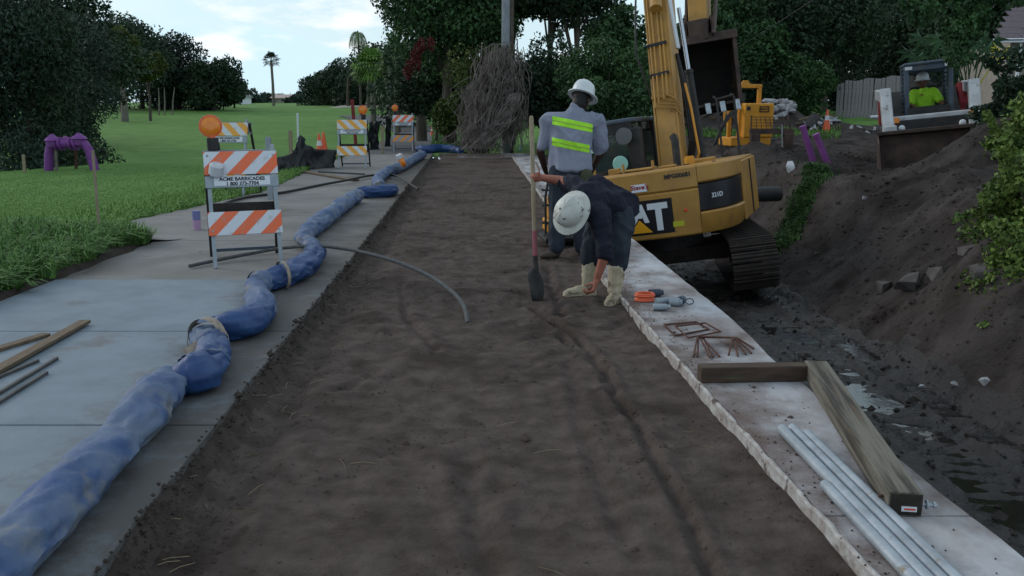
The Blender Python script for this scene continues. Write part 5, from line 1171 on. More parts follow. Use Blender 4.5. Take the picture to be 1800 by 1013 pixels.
hose_piece(hp[:10], 'hose_section', m_hoseA, seed=1); hose_piece(hp[9:15], 'hose_section', m_hoseB, seed=5); hose_piece([hp[12]] + hp[13:17], 'hose_section', m_hoseA, seed=9)
hose_piece(hp[15:20], 'hose_section', m_hoseB, seed=13); hose_piece(hp[18:23], 'hose_section', m_hoseA, seed=17); hose_piece(hp[22:28], 'hose_section', m_hoseB, seed=21); hose_piece(hp[26:], 'hose_section', m_hoseA, seed=25)
hose_piece(hp2, 'hose_section', m_hoseB, seed=29); hose_piece(hp3, 'hose_section', m_hoseA, seed=33); hose_piece(hp4, 'hose_section', m_hoseB, seed=37)
def ring(px, py, r, w_, ang, m, nm='strap'):
    g = G(px, py, ZS + r); P = [g + Vector((math.cos(ang) * math.cos(a) * r * 1.14, math.sin(ang) * math.cos(a) * r * 1.14, math.sin(a) * r * 1.06)) for a in [k / 24 * 2 * math.pi for k in range(25)]]
    mb = MB(); d_ = Vector((-math.sin(ang), math.cos(ang), 0)) * w_
    V = []
    for p in P: V += [p - d_, p + d_]
    mb.add(V, [(2 * k, 2 * k + 1, 2 * k + 3, 2 * k + 2) for k in range(24)]); return mb.build(nm, m, hose, smooth=True)
ring(364, 590, .104, .032, R(-20), m_strap); ring(366, 600, .104, .012, R(10), m_strap); ring(497, 484, .110, .014, R(-50), m_strap); ring(455, 499, .099, .012, R(-25), m_hoseA); ring(735, 272, .125, .02, R(-40), m_strap)
for px, py, s_ in ((342, 600, .07), (438, 505, .03), (203, 768, .045)):
    g = G(px, py, ZS + .12); MB().add([g, g + Vector((-s_, -s_ * .7, -.05)), g + Vector((.02, -s_ * .8, -.07)), g + Vector((.05, .02, .0))], [(0, 1, 2), (0, 2, 3)]).build('loose_flap', m_strap if px != 203 else m_hoseA, hose)

# ------------------------------------------------------------ cables
def cable(pts, r, m, label, name='cable', n=8, sub=8):
    Q = smooth_path([tuple(p) for p in pts], sub); return tag(MB().tube(Q, r, n).build(name, m, smooth=True), label, 'cable')
cable([G(333, 468, ZS + .02), G(380, 458, ZS + .025), G(440, 446, .17), D(500, 436, 8.3), D(560, 433, 8.1), D(620, 440, 7.9), D(690, 458, 7.5), D(750, 483, 7.1), D(793, 512, 6.7), D(815, 538, 6.45), D(822, 568, 6.2)], .017, m_cable, 'dark hose arching over the blue hose and ending in the dirt', 'arched_hose')
cable([G(372, 372, ZS), G(400, 356, ZS + .02), G(440, 346, ZS + .02), G(500, 338, ZS + .02), G(560, 326, ZS + .02), G(610, 317, .18), D(650, 309, 17.6), D(690, 308, 17.5), D(715, 320, 16), D(735, 333, 15)], .022, m_black, 'black cable crossing the pavement behind the nearest barricade')
# lying light on the hose
g = G(707, 285, ZS + .27); ll = thing('warning_light', 'orange and white warning light lying on the blue hose', 'warning light', g, (R(0), R(65), R(20)))
MB().lathe([(0, -.05), (.10, -.045), (.12, 0), (.10, .045), (0, .05)], 20).build('lens', m_amber, ll, smooth=True); MB().box((-.13, 0, 0), (.10, .16, .12)).build('housing', m_plastic, ll, bev=.015)
# cup on the left
g = G(347, 404, ZS - .006); pc = thing('marking_paint_can', 'two tone violet and pink can standing behind the nearest barricade', 'can', g)
MB().cyl((0, 0, 0), (0, 0, .12), .045, n=18).build('lower_can', mat('pink_can', (.42, .26, .42)), pc, smooth=True); MB().cyl((0, 0, .12), (0, 0, .23), .047, n=18).build('upper_can', mat('blue_grey_can', (.16, .17, .34)), pc, smooth=True)
tag(MB().tube([G(352, 445, ZS) + Vector((0, 0, .01)), G(352, 445, ZS) + Vector((0, 0, .02))], .01, 6).build('pebble', m_rubble), 'small pebble at the foot of the nearest barricade', 'pebble')
# stakes
def stake(px, pyb, pyt, Y, label, r=.02, m=None, dx=0, name='wooden_stake'):
    b = D(px, pyb, Y); b.z = H(b.x, b.y) - .05 if Y > 9 else b.z; t_ = D(px + dx, pyt, Y)
    return tag(MB().bar(b, t_, r * 2, r * 1.4).build(name, m or m_stake, bev=.002), label, 'stake')
stake(175, 412, 265, 9.2, 'tall slim wooden stake at the left, in front of the lawn', .013, dx=-12)
stake(43, 302, 272, 19.8, 'short stake left of the violet pipe assembly', .03, dx=-2); stake(99, 295, 262, 20.6, 'thin stake under the violet pipe assembly, left', .03, dx=-1, m=m_barkp); stake(133, 290, 265, 21, 'thin stake under the violet pipe assembly, right', .03, m=m_rust)
stake(511, 262, 230, 24, 'wooden stake just left of the black silt fabric', .05, dx=-1); stake(523, 240, 199, 28, 'thin white marker pole behind the black silt fabric', .03, m=m_decw, name='marker_pole')
stake(624, 212, 175, 34, 'dark red leaning post behind the middle barricade', .06, m=m_red, dx=-5, name='leaning_post'); stake(471, 272, 241, 13.6, 'grey post top beside the nearest barricade', .04, m=m_steelg, name='grey_post'); stake(672, 262, 222, 27, 'short brown stake left of the farthest barricade', .035)
# silt fabric
def fabric(pts, label, seed=0):
    P = [Vector(p) for p in pts]; V = []; n = 40; rows = 7
    for i in range(n + 1):
        t = i / n * (len(P) - 1); j = min(int(t), len(P) - 2); q = P[j].lerp(P[j + 1], t - j)
        for k in range(rows + 1):
            s = k / rows; b = Vector((q.x, q.y, H(q.x, q.y) - .02)); zt = q.z
            v = Vector((q.x, q.y, b.z + (zt - b.z) * s)); v.y += .14 * fn(i * .22 + seed, k * .3, 1, 3) ; v.x += .10 * fn(i * .25, k * .4 + seed, 1, 3); v.y -= .25 * (1 - s) ** 2; V.append(tuple(v))
    F = [(i * (rows + 1) + k, i * (rows + 1) + k + 1, (i + 1) * (rows + 1) + k + 1, (i + 1) * (rows + 1) + k) for i in range(n) for k in range(rows)]
    o = MB().add(V, F).build('silt_fabric', m_cloth, smooth=True, ang=50); md = o.modifiers.new('thick', 'SOLIDIFY'); md.thickness = .006; return tag(o, label, 'silt fabric')
def fp(px, py, Y): return D(px, py, Y)
fabric([fp(486, 276, 19), fp(506, 274, 19.3), fp(518, 262, 19.6), fp(529, 237, 19.8), fp(538, 255, 20), fp(555, 262, 20.3), fp(590, 264, 20.8)], 'slumped black silt fabric peaking at a stake, beside the pavement', 1)
fabric([fp(648, 216, 29), fp(652, 214, 29.2), fp(656, 222, 29.4), fp(662, 213, 29.6), fp(664, 214, 29.8)], 'small black silt fabric standing right of the middle barricade', 5)
fabric([fp(677, 205, 32), fp(682, 203, 32.2), fp(686, 210, 32.4)], 'narrow dark silt fabric just left of the farthest barricade', 9)
# violet pipe assembly
vl = at(108, 20.6); vp = thing('pipe_assembly', 'violet painted pipe assembly with two valve towers on sloping legs, on the lawn', 'pipe assembly', vl)
zt = ztop(248, 20.6) - vl.z
def vx(px): return (px - 108) / FPX * 20.3
def vz(py): return ztop(py, 20.6) - vl.z
MB().tube([(vx(72), 0, -.1), (vx(76), 0, vz(270)), (vx(80), 0, vz(256)), (vx(88), 0, vz(250))], [.11, .105, .105, .11], 14).build('left_leg', m_violet, vp, smooth=True)
MB().tube([(vx(156), 0, -.1), (vx(148), 0, vz(262)), (vx(142), 0, vz(252)), (vx(134), 0, vz(248))], [.11, .105, .105, .11], 14).build('right_leg', m_violet, vp, smooth=True)
cb_ = MB(); ra = R(90)
cb_.tube([(vx(84), 0, vz(252)), (vx(136), 0, vz(248))], .12, 14)
for px in (92, 100, 118, 126): cb_.cyl((vx(px) - .02, 0, vz(251)), (vx(px) + .02, 0, vz(250.5)), .165, n=16)
cb_.build('cross_pipe', m_violet, vp, smooth=True)
for px, pb_, pt_ in ((85, 250, 234), (132, 247, 232)):
    q = MB().tube([(vx(px), 0, vz(pb_ + 5)), (vx(px), 0, vz(pb_ - 4)), (vx(px), 0, vz(pb_ - 5)), (vx(px), 0, vz(pb_ - 8)), (vx(px), 0, vz(pt_ + 2)), (vx(px), 0, vz(pt_))], [.15, .15, .19, .16, .06, .035], 14).build('valve_tower', m_violet, vp, smooth=True)
    MB().lathe([(.10, -.01), (.14, -.01), (.14, .01), (.10, .01)], 16, Mx((vx(px), 0, vz(pb_ - 6)))).build('flange', m_violet, q)
MB().ell((vx(109), -.02, vz(243)), (.07, .07, .08)).build('relief_valve', m_violet2, vp, smooth=True)

# ------------------------------------------------------------ lumber and bars on the slab, left
def plank(a, b, wd, th, m, label, name='plank', cat='plank', z=ZS, ext=0):
    a, b = G(*a, z + th / 2), G(*b, z + th / 2); b = b; a = a + (a - b) * ext
    return tag(MB().bar(a, b, wd, th).build(name, m, bev=.003), label, cat)
plank((0, 648), (150, 565), .075, .022, m_wood2, 'longer of two sawn boards lying on the slab at the left edge', ext=.6, z=ZS + .012)
plank((-10, 616), (82, 588), .07, .022, m_wood2, 'shorter sawn board beneath and behind the longer one at the left edge', ext=.6)
plank((0, 662), (67, 634), .022, .018, m_darkwood, 'upper of three thin dark bars on the slab at the left edge', 'dark_bar', 'bar', ext=.8)
plank((0, 690), (100, 630), .022, .018, m_darkwood, 'middle and longest of three thin dark bars on the slab', 'dark_bar', 'bar', ext=.8)
plank((0, 706), (82, 655), .022, .018, m_darkwood, 'lowest of three thin dark bars on the slab at the left edge', 'dark_bar', 'bar', ext=.8)
plank((523, 300), (626, 317), .14, .03, m_wood2, 'flat wooden board lying across the pavement under the middle barricade')
plank((560, 302), (640, 306), .05, .03, m_darkwood, 'dark bar lying on the pavement beside the flat board', 'dark_bar', 'bar')

# ------------------------------------------------------------ timbers, pipes, rebar, gloves on the wall
zw = ZW + .002
la, lb = G(1412 + 16, 652, zw), G(1593, 904, zw)
ta = Vector((la.x + .0, la.y, 0)); dd = (lb - la).normalized(); 
tb0 = lb + dd * 0; W_T = .125; H_T = .095
a3 = G(1434, 634, zw + H_T); b3 = G(1594, 866, zw + H_T); a3.z = b3.z = zw + H_T / 2
lt = thing('long_timber', 'long heavy weathered timber with dark cut end, lying along the wall edge', 'timber', b3)
rel = a3 - b3
lo_ = MB().box((0, rel.length / 2, 0), (W_T, rel.length, H_T)).build('beam', m_wood, lt, bev=.006); lt.rotation_euler = (0, 0, math.atan2(rel.y, rel.x) - R(90))
MB().box((0, -.002, 0), (W_T - .012, .006, H_T - .012)).build('cut_end', m_endgrain, lt); MB().box((.012, -.007, -.016), (.055, .003, .02)).build('label_tag', m_decw, lt)
MB().box((.014, -.0095, -.016), (.04, .002, .006)).build('tag_print', m_redlens, lt)
MB().cyl((W_T / 2, .03, -.01), (W_T / 2 + .06, .03, -.012), .007).cyl((W_T / 2 + .02, .03, -.01), (W_T / 2 + .026, .03, -.01), .018, n=12).cyl((W_T / 2 + .045, .03, -.01), (W_T / 2 + .056, .03, -.01), .012, n=6).build('bolt', m_galv, lt, smooth=True)
MB().cyl((-W_T / 2, .06, .0), (-W_T / 2 - .02, .06, .0), .006).build('nail', m_rust, lt)
q0, q1 = G(1232, 674, zw), G(1414, 671, zw); q0.z = q1.z = zw + .045; u_ = (q1 - q0).normalized(); of = Vector((-u_.y, u_.x, 0)) * .045
tag(MB().bar(q0 + of, q1 + of + u_ * .02, .09, .09).build('short_timber', m_wood3, bev=.006), 'short dark timber butting square against the long one', 'timber')
def pipe(a, b, label, r=.021, ext=.5):
    a, b = G(*a, zw + r), G(*b, zw + r); b = b + (b - a) * ext; d_ = (b - a)
    P = [a.lerp(b, k / 10) for k in range(11)]
    o = MB().tube(P, r, 16).build('steel_pipe', m_galv, smooth=True); return tag(o, label, 'pipe', 'galvanised pipes lying on the wall')
pipe((1374, 754), (1624, 1013), 'leftmost of the three long galvanised pipes, rust stained and nearest the dirt bed', .024)
p = pipe((1392, 752), (1650, 1013), 'middle of the three long galvanised pipes on the wall'); pipe((1418, 762), (1676, 1013), 'rightmost of the long galvanised pipes, nearest the heavy timber')
pipe((1450, 852), (1600, 1013), 'shorter galvanised pipe starting lower, left of the long ones', .022, .8)
def stirrup(pts, label, z=zw + .006, lift=()):
    P = [G(*p, z) for p in pts]; mb = MB()
    for k in range(len(P)):
        a, b = P[k], P[(k + 1) % len(P)]; mb.cyl(a, b, .0062, n=7)
    return tag(mb.build('rebar_stirrup', m_rust, smooth=True), label, 'rebar')
stirrup([(1167, 571), (1224, 566), (1246, 579), (1187, 590)], 'left rusty rectangular rebar frame lying on the wall')
stirrup([(1187, 574), (1240, 568), (1267, 583), (1210, 594)], 'right rusty rectangular rebar frame overlapping the left one', zw + .018)
rb = [((1226, 592), (1219, 627), (1288, 594), (1281, 624)), ((1228, 592), (1226, 627), (1289, 594), (1297, 626)), ((1230, 592), (1248, 628), (1291, 594), (1311, 623)), ((1233, 592), (1265, 627), (1293, 594), (1321, 621)), ((1236, 593), (1254, 628), (1295, 594), (1325, 613))]
for i, (a, b, c_, d_) in enumerate(rb):
    zz = zw + .05 - i * .004; P = [G(*b, zw + .006), G(*a, zz), G(*c_, zz), G(*d_, zw + .006)]
    tag(MB().cyl(P[0], P[1], .0062, n=7).cyl(P[1], P[2], .0062, n=7).cyl(P[2], P[3], .0062, n=7).build('rebar_hoop', m_rust, smooth=True), ['leftmost rusty rebar hoop of the bundle by the short timber', 'rusty rebar hoop second from the left in the bundle', 'middle rusty rebar hoop of the bundle of five', 'rusty rebar hoop, its left leg reaching farthest right', 'rusty rebar hoop, its right leg splayed farthest right'][i], 'rebar', 'bundle of rusty rebar hoops')
# coil, bottles and couplings by the boots
g = G(1133, 529, zw); gx = thing('orange_coil', 'flat orange coil of line by the bending worker, on the wall', 'coil', g)
for k in range(5): MB().tube([(math.cos(a) * (.075 - .006 * (k % 3)), math.sin(a) * (.055 - .004 * (k % 3)), .010 + .012 * k) for a in [j / 18 * 2 * math.pi for j in range(19)]], .009, 6, False).build('loop', m_org, gx, smooth=True)
for i, (px, py, an_, L1, r, m_, lb, nm) in enumerate(((1153, 515, 10, .12, .030, mat('dark_blue_grey', (.05, .06, .09)), 'dark blue grey roll behind the orange coil', 'dark_roll'), (1163, 540, 0, .13, .026, m_steelg, 'front grey green cylinder beside the orange coil', 'grey_cylinder'), (1166, 529, 22, .14, .026, m_steelg, 'grey green cylinder lying slanted just behind the front one', 'grey_cylinder'), (1188, 531, -20, .10, .032, m_steelg, 'stubby grey coupling right of the cylinders', 'grey_coupling'), (1198, 528, 60, .06, .035, m_cabblue, 'round grey coupling by the metal ring', 'grey_coupling'))):
    g = G(px, py, zw + r); d_ = Vector((math.cos(R(an_)), math.sin(R(an_)), 0)) * L1 / 2
    tag(MB().tube([g - d_, g - d_ * .95, g + d_ * .6, g + d_ * .65, g + d_], [r * .85, r, r, r * .7, r * .7], 14).build(nm, m_, smooth=True), lb, 'fitting')
g = G(1212, 530, zw + .02); tag(MB().tube([g + Vector((math.cos(a) * .032, .01 * math.sin(a), math.sin(a) * .02)) for a in [j / 16 * 2 * math.pi for j in range(17)]], .004, 6, False).build('metal_ring', m_dsteel, smooth=True), 'small dark ring handle at the right of the grey fittings', 'ring')
# bottle at the far end of the wall, tools on wall
g = G(915, 266, .06); bt = thing('water_bottle', 'small clear water bottle standing at the far end of the wall', 'bottle', g)
MB().lathe([(0, 0), (.04, 0), (.04, .15), (.015, .20), (.015, .22)], 14).build('body', mat('bottle_plastic', (.30, .48, .48), None, 3, .2), bt, smooth=True); MB().cyl((0, 0, .22), (0, 0, .245), .017).build('cap', m_decw, bt)
tag(MB().bar(D(942, 285, 19), D(948, 299, 17.5), .03, .03).build('scrap_stick', m_wood2), 'small pale stick lying on the wall beyond the standing worker', 'stick')

# ------------------------------------------------------------ plate compactor behind the workers
pcx = G(968, 438, .02); pcx = Vector((pcx.x + .12, pcx.y + .45, .03))
pcm = thing('plate_compactor', 'yellow and black plate compactor standing on the dirt behind the workers', 'compactor', pcx, (0, 0, R(8)))
MB().box((0, 0, .05), (.42, .5, .05)).box((0, -.28, .09), (.42, .08, .07), Matrix.Rotation(R(-40), 3, 'X')).build('base_plate', m_dsteel, pcm, bev=.012)
MB().box((-.02, .02, .2), (.3, .34, .14)).build('exciter', m_yel2, pcm, bev=.02); MB().box((0, .0, .38), (.28, .3, .2)).build('engine', m_dsteel, pcm, bev=.02)
MB().box((-.13, -.1, .42), (.06, .12, .24)).build('yellow_guard', m_yel2, pcm, bev=.01); MB().cyl((.05, 0, .48), (.05, 0, .58), .08).build('recoil_cover', m_yel2, pcm, smooth=True)
MB().tube([(-.20, -.22, .12), (-.22, -.28, .55), (-.16, -.32, .95), (-.16, -.30, 1.02), (.16, -.30, 1.02), (.16, -.32, .95), (.22, -.28, .55), (.20, -.22, .12)], .014, 8).build('handle', m_black, pcm, smooth=True)
for z in (.25, .45, .62): MB().box((-.20, -.15, z), (.08, .1, .02)).build('guard_bar', m_black, pcm)
# ------------------------------------------------------------ shovel
tp = D(934, 204, 7.15); bt_ = D(941, 462, 6.98); hd = D(950, 528, 6.85)
sv = thing('shovel', 'long wooden handled shovel held upright with its dark blade in the dirt', 'shovel', bt_)
o0 = bt_; kk = tp - o0
MB().tube([kk, kk * .98, kk * .5, kk * .14, (0, 0, 0)], [.014, .018, .019, .019, .017], 12).build('handle', m_stake, sv, smooth=True)
MB().tube([kk * .22, kk * .02], [.0205, .0195], 12).build('red_sleeve', mat('faded_red', (.30, .07, .10), (.22, .10, .11), 20), sv, smooth=True)
dn = (hd - o0); s_x = Vector((.12, .06, 0)); V = []; n = 9
for i in range(n + 1):
    t = i / n; c_ = dn * (.15 + .95 * t); w_ = .105 * (min(1, .25 + t * 5) if t < .2 else 1) * math.sqrt(max(.02, 1 - max(0, t - .55) ** 2 / .21))
    for k in range(7):
        u = (k / 3 - 1); V.append(tuple(c_ + Vector((.55, .83, 0)) * w_ * u + Vector((-.83, .55, 0)) * (.045 * u * u) - Vector((-.83, .55, 0)) * .03 * math.sin(t * 3)))
bl = MB().add(V, [(7 * i + k, 7 * i + k + 1, 7 * i + 8 + k, 7 * i + 7 + k) for i in range(n) for k in range(6)]).build('blade', m_dsteel, sv, smooth=True)
md = bl.modifiers.new('thick', 'SOLIDIFY'); md.thickness = .004
MB().tube([(0, 0, .06), (0, 0, 0), dn * .2, dn * .35], [.021, .021, .02, .006], 12).build('socket', m_dsteel, sv, smooth=True)
# ------------------------------------------------------------ people
ICO = []
_b = bmesh.new(); bmesh.ops.create_icosphere(_b, subdivisions=2, radius=1); ICO = [v.co.copy() for v in _b.verts]; _b.free()
def r3(r): return Vector(r) if hasattr(r, '__len__') else Vector((r, r, r))
def skinmesh(name, segs, voxel, m, parent, smooth=4, wr=0, ws=8, wstretch=(1, 1, 1), seed=0., cuts=()):
    bm = bmesh.new()
    for sgm in segs:
        t = bmesh.new()
        for c, r in sgm:
            r = r3(r); c = Vector(c)
            for q in ICO: t.verts.new((c.x + q.x * r.x, c.y + q.y * r.y, c.z + q.z * r.z))
        ret = bmesh.ops.convex_hull(t, input=t.verts)
        for v in [v for v in t.verts if not v.link_faces]: t.verts.remove(v)
        tm = bpy.data.meshes.new('t'); t.to_mesh(tm); t.free(); bm.from_mesh(tm); bpy.data.meshes.remove(tm)
    me = bpy.data.meshes.new(name); bm.to_mesh(me); bm.free(); o = bpy.data.objects.new(name, me); C.objects.link(o)
    md = o.modifiers.new('r', 'REMESH'); md.mode = 'VOXEL'; md.voxel_size = voxel; md.use_smooth_shade = True
    md = o.modifiers.new('s', 'SMOOTH'); md.factor = .5; md.iterations = smooth
    dg = bpy.context.evaluated_depsgraph_get(); m2 = bpy.data.meshes.new_from_object(o.evaluated_get(dg)); bpy.data.objects.remove(o)
    m2.name = name; m2.materials.clear(); m2.materials.append(m)
    if wr:
        no = [v.normal.copy() for v in m2.vertices]
        for v, n in zip(m2.vertices, no):
            p = v.co; q = Vector((p.x * wstretch[0], p.y * wstretch[1], p.z * wstretch[2])) * ws + Vector((seed, 0, 0))
            wv = noise.noise_vector(q * .5) * 1.2
            v.co = p + n * wr * (noise.ridged_multi_fractal(q + wv, 1, 2, 3, 1, 2) - 1.0)
    if cuts:
        bm = bmesh.new(); bm.from_mesh(m2)
        for co, no_ in cuts: bmesh.ops.bisect_plane(bm, geom=bm.verts[:] + bm.edges[:] + bm.faces[:], plane_co=co, plane_no=no_, clear_outer=True); es = [e for e in bm.edges if e.is_boundary]; bmesh.ops.holes_fill(bm, edges=es)
        bm.to_mesh(m2); bm.free()
    for p in m2.polygons: p.use_smooth = True
    return link(name, m2, parent)
def chain(P, Rr): return [((a, ra), (b, rb)) for a, b, ra, rb in zip(P, P[1:], Rr, Rr[1:])]
def hand(w, d, n, curl=(.5, .6, .5), ts=1, s=1.0, spread=.02, thumb=.5):
    w = Vector(w); d = Vector(d).normalized(); n = Vector(n); n = (n - d * n.dot(d)).normalized(); sd_ = d.cross(n) * ts; out = []
    kn = []
    for i, (o, L0) in enumerate(((.031, .088), (.0105, .094), (-.0105, .090), (-.030, .080))):
        k = w + d * L0 * s + sd_ * o * s; kn.append(k); out.append(((w + sd_ * o * .5 * s + d * .01, .021 * s), (k, .0125 * s)))
    out.append(((kn[0], .0125 * s), (kn[3], .0115 * s)))
    for i, (k, L1) in enumerate(zip(kn, (.045, .050, .046, .036))):
        a = 0; p = k; ax = (d + sd_ * (1.5 - i) * spread).normalized(); rr = .0098 if i < 3 else .0085
        for j, ph in enumerate((L1, L1 * .62, L1 * .5)):
            a += curl[j] * (1 + .1 * i); q = p + (ax * math.cos(a) + n * math.sin(a)) * ph * s; out.append(((p, rr * s), (q, (rr - .001) * s))); p = q; rr -= .0007
    b = w + d * .025 * s + sd_ * .022 * s; t1 = b + (d * .55 + sd_ * .7 + n * thumb).normalized() * .042 * s; t2 = t1 + (d * .8 + sd_ * .2 + n * thumb * 1.4).normalized() * .034 * s; t3 = t2 + (d * .7 - sd_ * .1 + n * thumb * 1.8).normalized() * .026 * s
    out += [((b, .015 * s), (t1, .012 * s)), ((t1, .0115 * s), (t2, .0105 * s)), ((t2, .0105 * s), (t3, .0088 * s))]
    return out
def head_segs(c, fwd, up, s=1.0):
    c = Vector(c); f = Vector(fwd).normalized(); u = Vector(up); u = (u - f * u.dot(f)).normalized(); r = f.cross(u)
    P = lambda a, b, d_: c + f * a * s + r * b * s + u * d_ * s
    out = [((P(-.02, 0, .03), .088 * s), (P(.02, 0, .035), .080 * s)), ((P(.02, 0, .03), .076 * s), (P(.035, 0, -.06), .050 * s)), ((P(.035, 0, -.06), .045 * s), (P(.055, 0, -.095), .026 * s))]
    for b in (-1, 1):
        out += [((P(-.005, b * .083, .01), .016 * s), (P(-.008, b * .084, -.025), .011 * s)), ((P(.045, b * .04, -.02), .028 * s), (P(.05, b * .03, -.07), .022 * s)), ((P(.075, b * .033, .035), .016 * s), (P(.078, b * .02, .037), .016 * s))]
    out += [((P(.088, 0, .02), .010 * s), (P(.108, 0, -.025), .012 * s)), ((P(.10, -.012, -.028), .009 * s), (P(.10, .012, -.028), .009 * s)), ((P(.084, -.022, -.055), .010 * s), (P(.084, .022, -.055), .010 * s)), ((P(.082, -.018, -.068), .010 * s), (P(.082, .018, -.068), .010 * s))]
    return out, P
def face_bits(P, parent, s, mskin):
    for b in (-1, 1): MB().ell(P(.084, b * .031, .015), .011 * s, 10, 8).build('eye', m_decw, parent, smooth=True); MB().ell(P(.094, b * .031, .014), .005 * s, 8, 6).build('pupil', m_hair, parent, smooth=True)
def hardhat(c, fwd, up, m, parent, s=1.0, brim=.05, ridges=True):
    c = Vector(c); f = Vector(fwd).normalized(); u = Vector(up).normalized(); f = (f - u * f.dot(u)).normalized(); r = f.cross(u)
    M_ = Matrix((( r.x, f.x, u.x, c.x), (r.y, f.y, u.y, c.y), (r.z, f.z, u.z, c.z), (0, 0, 0, 1)))
    A, B = .112 * s, .132 * s; V = []; n = 36; prof = [(1.0, -.004), (1.0, .0), (.985, .04), (.93, .075), (.80, .106), (.55, .128), (.28, .137), (0.01, .139)]
    rows = [(1 + brim / A * 1.0, -.022), (1 + brim / A * .98, -.014)] + prof
    for i, (k, z) in enumerate(rows):
        for j in range(n):
            a = 2 * math.pi * j / n; kk_ = k; ext = 1 + (.12 * max(0, math.sin(a)) if i < 2 else 0)
            rid = 0
            if ridges and i >= 5 and i < 9: rid = .008 * math.exp(-(math.cos(a) / .16) ** 2) + .005 * math.exp(-((abs(math.cos(a)) - .5) / .12) ** 2)
            V.append(M_ @ Vector((A * kk_ * ext * math.cos(a), B * kk_ * ext * math.sin(a), z * s + rid)))
    F = [(i * n + j, i * n + (j + 1) % n, (i + 1) * n + (j + 1) % n, (i + 1) * n + j) for i in range(len(rows) - 1) for j in range(n)]
    inner = [M_ @ Vector((A * .96 * math.cos(2 * math.pi * j / n), B * .96 * math.sin(2 * math.pi * j / n), -.02 * s)) for j in range(n)]
    mb = MB().add(V, F); mb.add(V[:n] + inner, [(j, (j + 1) % n, n + (j + 1) % n, n + j) for j in range(n)])
    return mb.build('hard_hat', m, parent, smooth=True, ang=40)
def band(src, name, co0, co1, no, m, parent, off=.004, extra=()):
    bm = bmesh.new(); bm.from_mesh(src.data)
    for co, n in [(co0, -Vector(no)), (co1, Vector(no))] + list(extra): bmesh.ops.bisect_plane(bm, geom=bm.verts[:] + bm.edges[:] + bm.faces[:], plane_co=co, plane_no=n, clear_outer=True)
    bm.normal_update(); 
    for v in bm.verts: v.co += v.normal * off
    me = bpy.data.meshes.new(name); bm.to_mesh(me); bm.free(); me.materials.clear(); me.materials.append(m)
    for p in me.polygons: p.use_smooth = True
    return link(name, me, parent)
# --- standing worker (back to us)
oa = Vector((.56, 8.95, 0.0)); pa = thing('person', 'standing worker seen from behind, grey shirt with two lime bands, white hard hat', 'person', oa)
def A(px, py, Y): return D(px, py, Y) - oa
pel = Vector((.04, 0, .93)); chest = Vector((.05, .06, 1.34)); nb = Vector((.10, .11, 1.56)); hc = Vector((.165, .15, 1.64))
shL, shR = Vector((-.18, .08, 1.44)), Vector((.33, .10, 1.42))
elL, elR = Vector((-.265, .12, 1.12)), Vector((.375, .16, 1.10)); wrL, wrR = Vector((-.20, .26, .90)), Vector((.31, .36, .90))
hips = [Vector((-.06, 0, .90)), Vector((.14, 0, .90))]; knees = [Vector((-.08, .03, .50)), Vector((.17, .05, .50))]; ank = [Vector((-.09, -.03, .09)), Vector((.18, .02, .09))]
hs_, Pf = head_segs(hc, (.35, .85, -.45), (.25, .35, .95))
segs = [((pel, (.15, .11, .12)), (chest, (.17, .11, .15))), ((chest, (.17, .11, .14)), (nb, (.07, .06, .05))), ((shL, .07), (shR, .07)), ((nb, .06), (hc + Vector((-.03, -.03, -.03)), .068))] + hs_
for s_, e_, w_ in ((shL, elL, wrL), (shR, elR, wrR)): segs += chain([s_, e_, w_], [.062, .046, .030])
segs += hand(wrL, (.15, .35, -.6), (.7, .2, .2), (.5, .7, .5), 1) + hand(wrR, (-.15, .2, -.7), (-.7, .2, .2), (.5, .7, .5), -1)
for h_, k, a in zip(hips, knees, ank): segs += chain([h_, k, a], [.09, .062, .045])
skinmesh('body', segs, .009, m_skinD, pa)
face_bits(Pf, pa, 1, m_skinD)
skinmesh('hair', [((Pf(-.045, 0, .02), .083), (Pf(-.01, 0, .045), .092)), ((Pf(-.035, 0, -.055), .074), (Pf(-.04, 0, .02), .07))], .008, m_hair, pa, 3)
hardhat(Pf(-.005, 0, .060), (.35, .85, -.45), (.25, .35, .95), m_hat, pa, 1.06, .036)
sg = [((pel + Vector((0.01, 0, .01)), (.235, .170, .05)), (Vector((.05, .03, 1.12)), (.225, .155, .1))), ((Vector((.05, .03, 1.12)), (.225, .155, .1)), (chest + Vector((0, 0, .03)), (.235, .150, .12))), ((chest + Vector((0, .0, .05)), (.215, .14, .10)), (nb + Vector((0, -.01, -.03)), (.10, .085, .04)))]
for s_, e_ in ((shL, elL), (shR, elR)): sg += [((s_ + Vector((0, 0, -.0)), .088), (s_.lerp(e_, .82), .082)), ((chest + Vector((0, 0, .08)), .11), (s_, .088))]
sg += [((nb + Vector((0, .0, -.02)), (.085, .08, .03)), (nb + Vector((.01, .01, .03)), (.068, .065, .02)))]
shirt = skinmesh('shirt', sg, .010, m_shirt, pa, 4, .030, 4.0, (1.0, 1, .6), 3.)
yk = Vector((0, -1, 0))
for z0, z1, xl_, xr_ in ((1.355, 1.44, -.145, .27), (1.145, 1.225, -.145, .235)):
    no = Vector((.2, 0, 1)).normalized(); ex_ = [(Vector((xl_, 0, 0)), Vector((-1, 0, 0))), (Vector((xr_, 0, 0)), Vector((1, 0, 0))), (Vector((0, .08, 0)), Vector((0, 1, 0)))]
    bnd = band(shirt, 'lime_band', Vector((.05, 0, z0)), Vector((.05, 0, z1)), no, m_hivis, shirt, .004, ex_)
    zc = (z0 + z1) / 2; band(shirt, 'seam_line', Vector((.05, 0, zc - .006)), Vector((.05, 0, zc + .002)), no, m_stripeg, shirt, .0065, ex_)
tg = []
for h_, k, a in zip(hips, knees, ank): tg += chain([h_, k, a + Vector((0, 0, .03))], [.125, .098, .085])
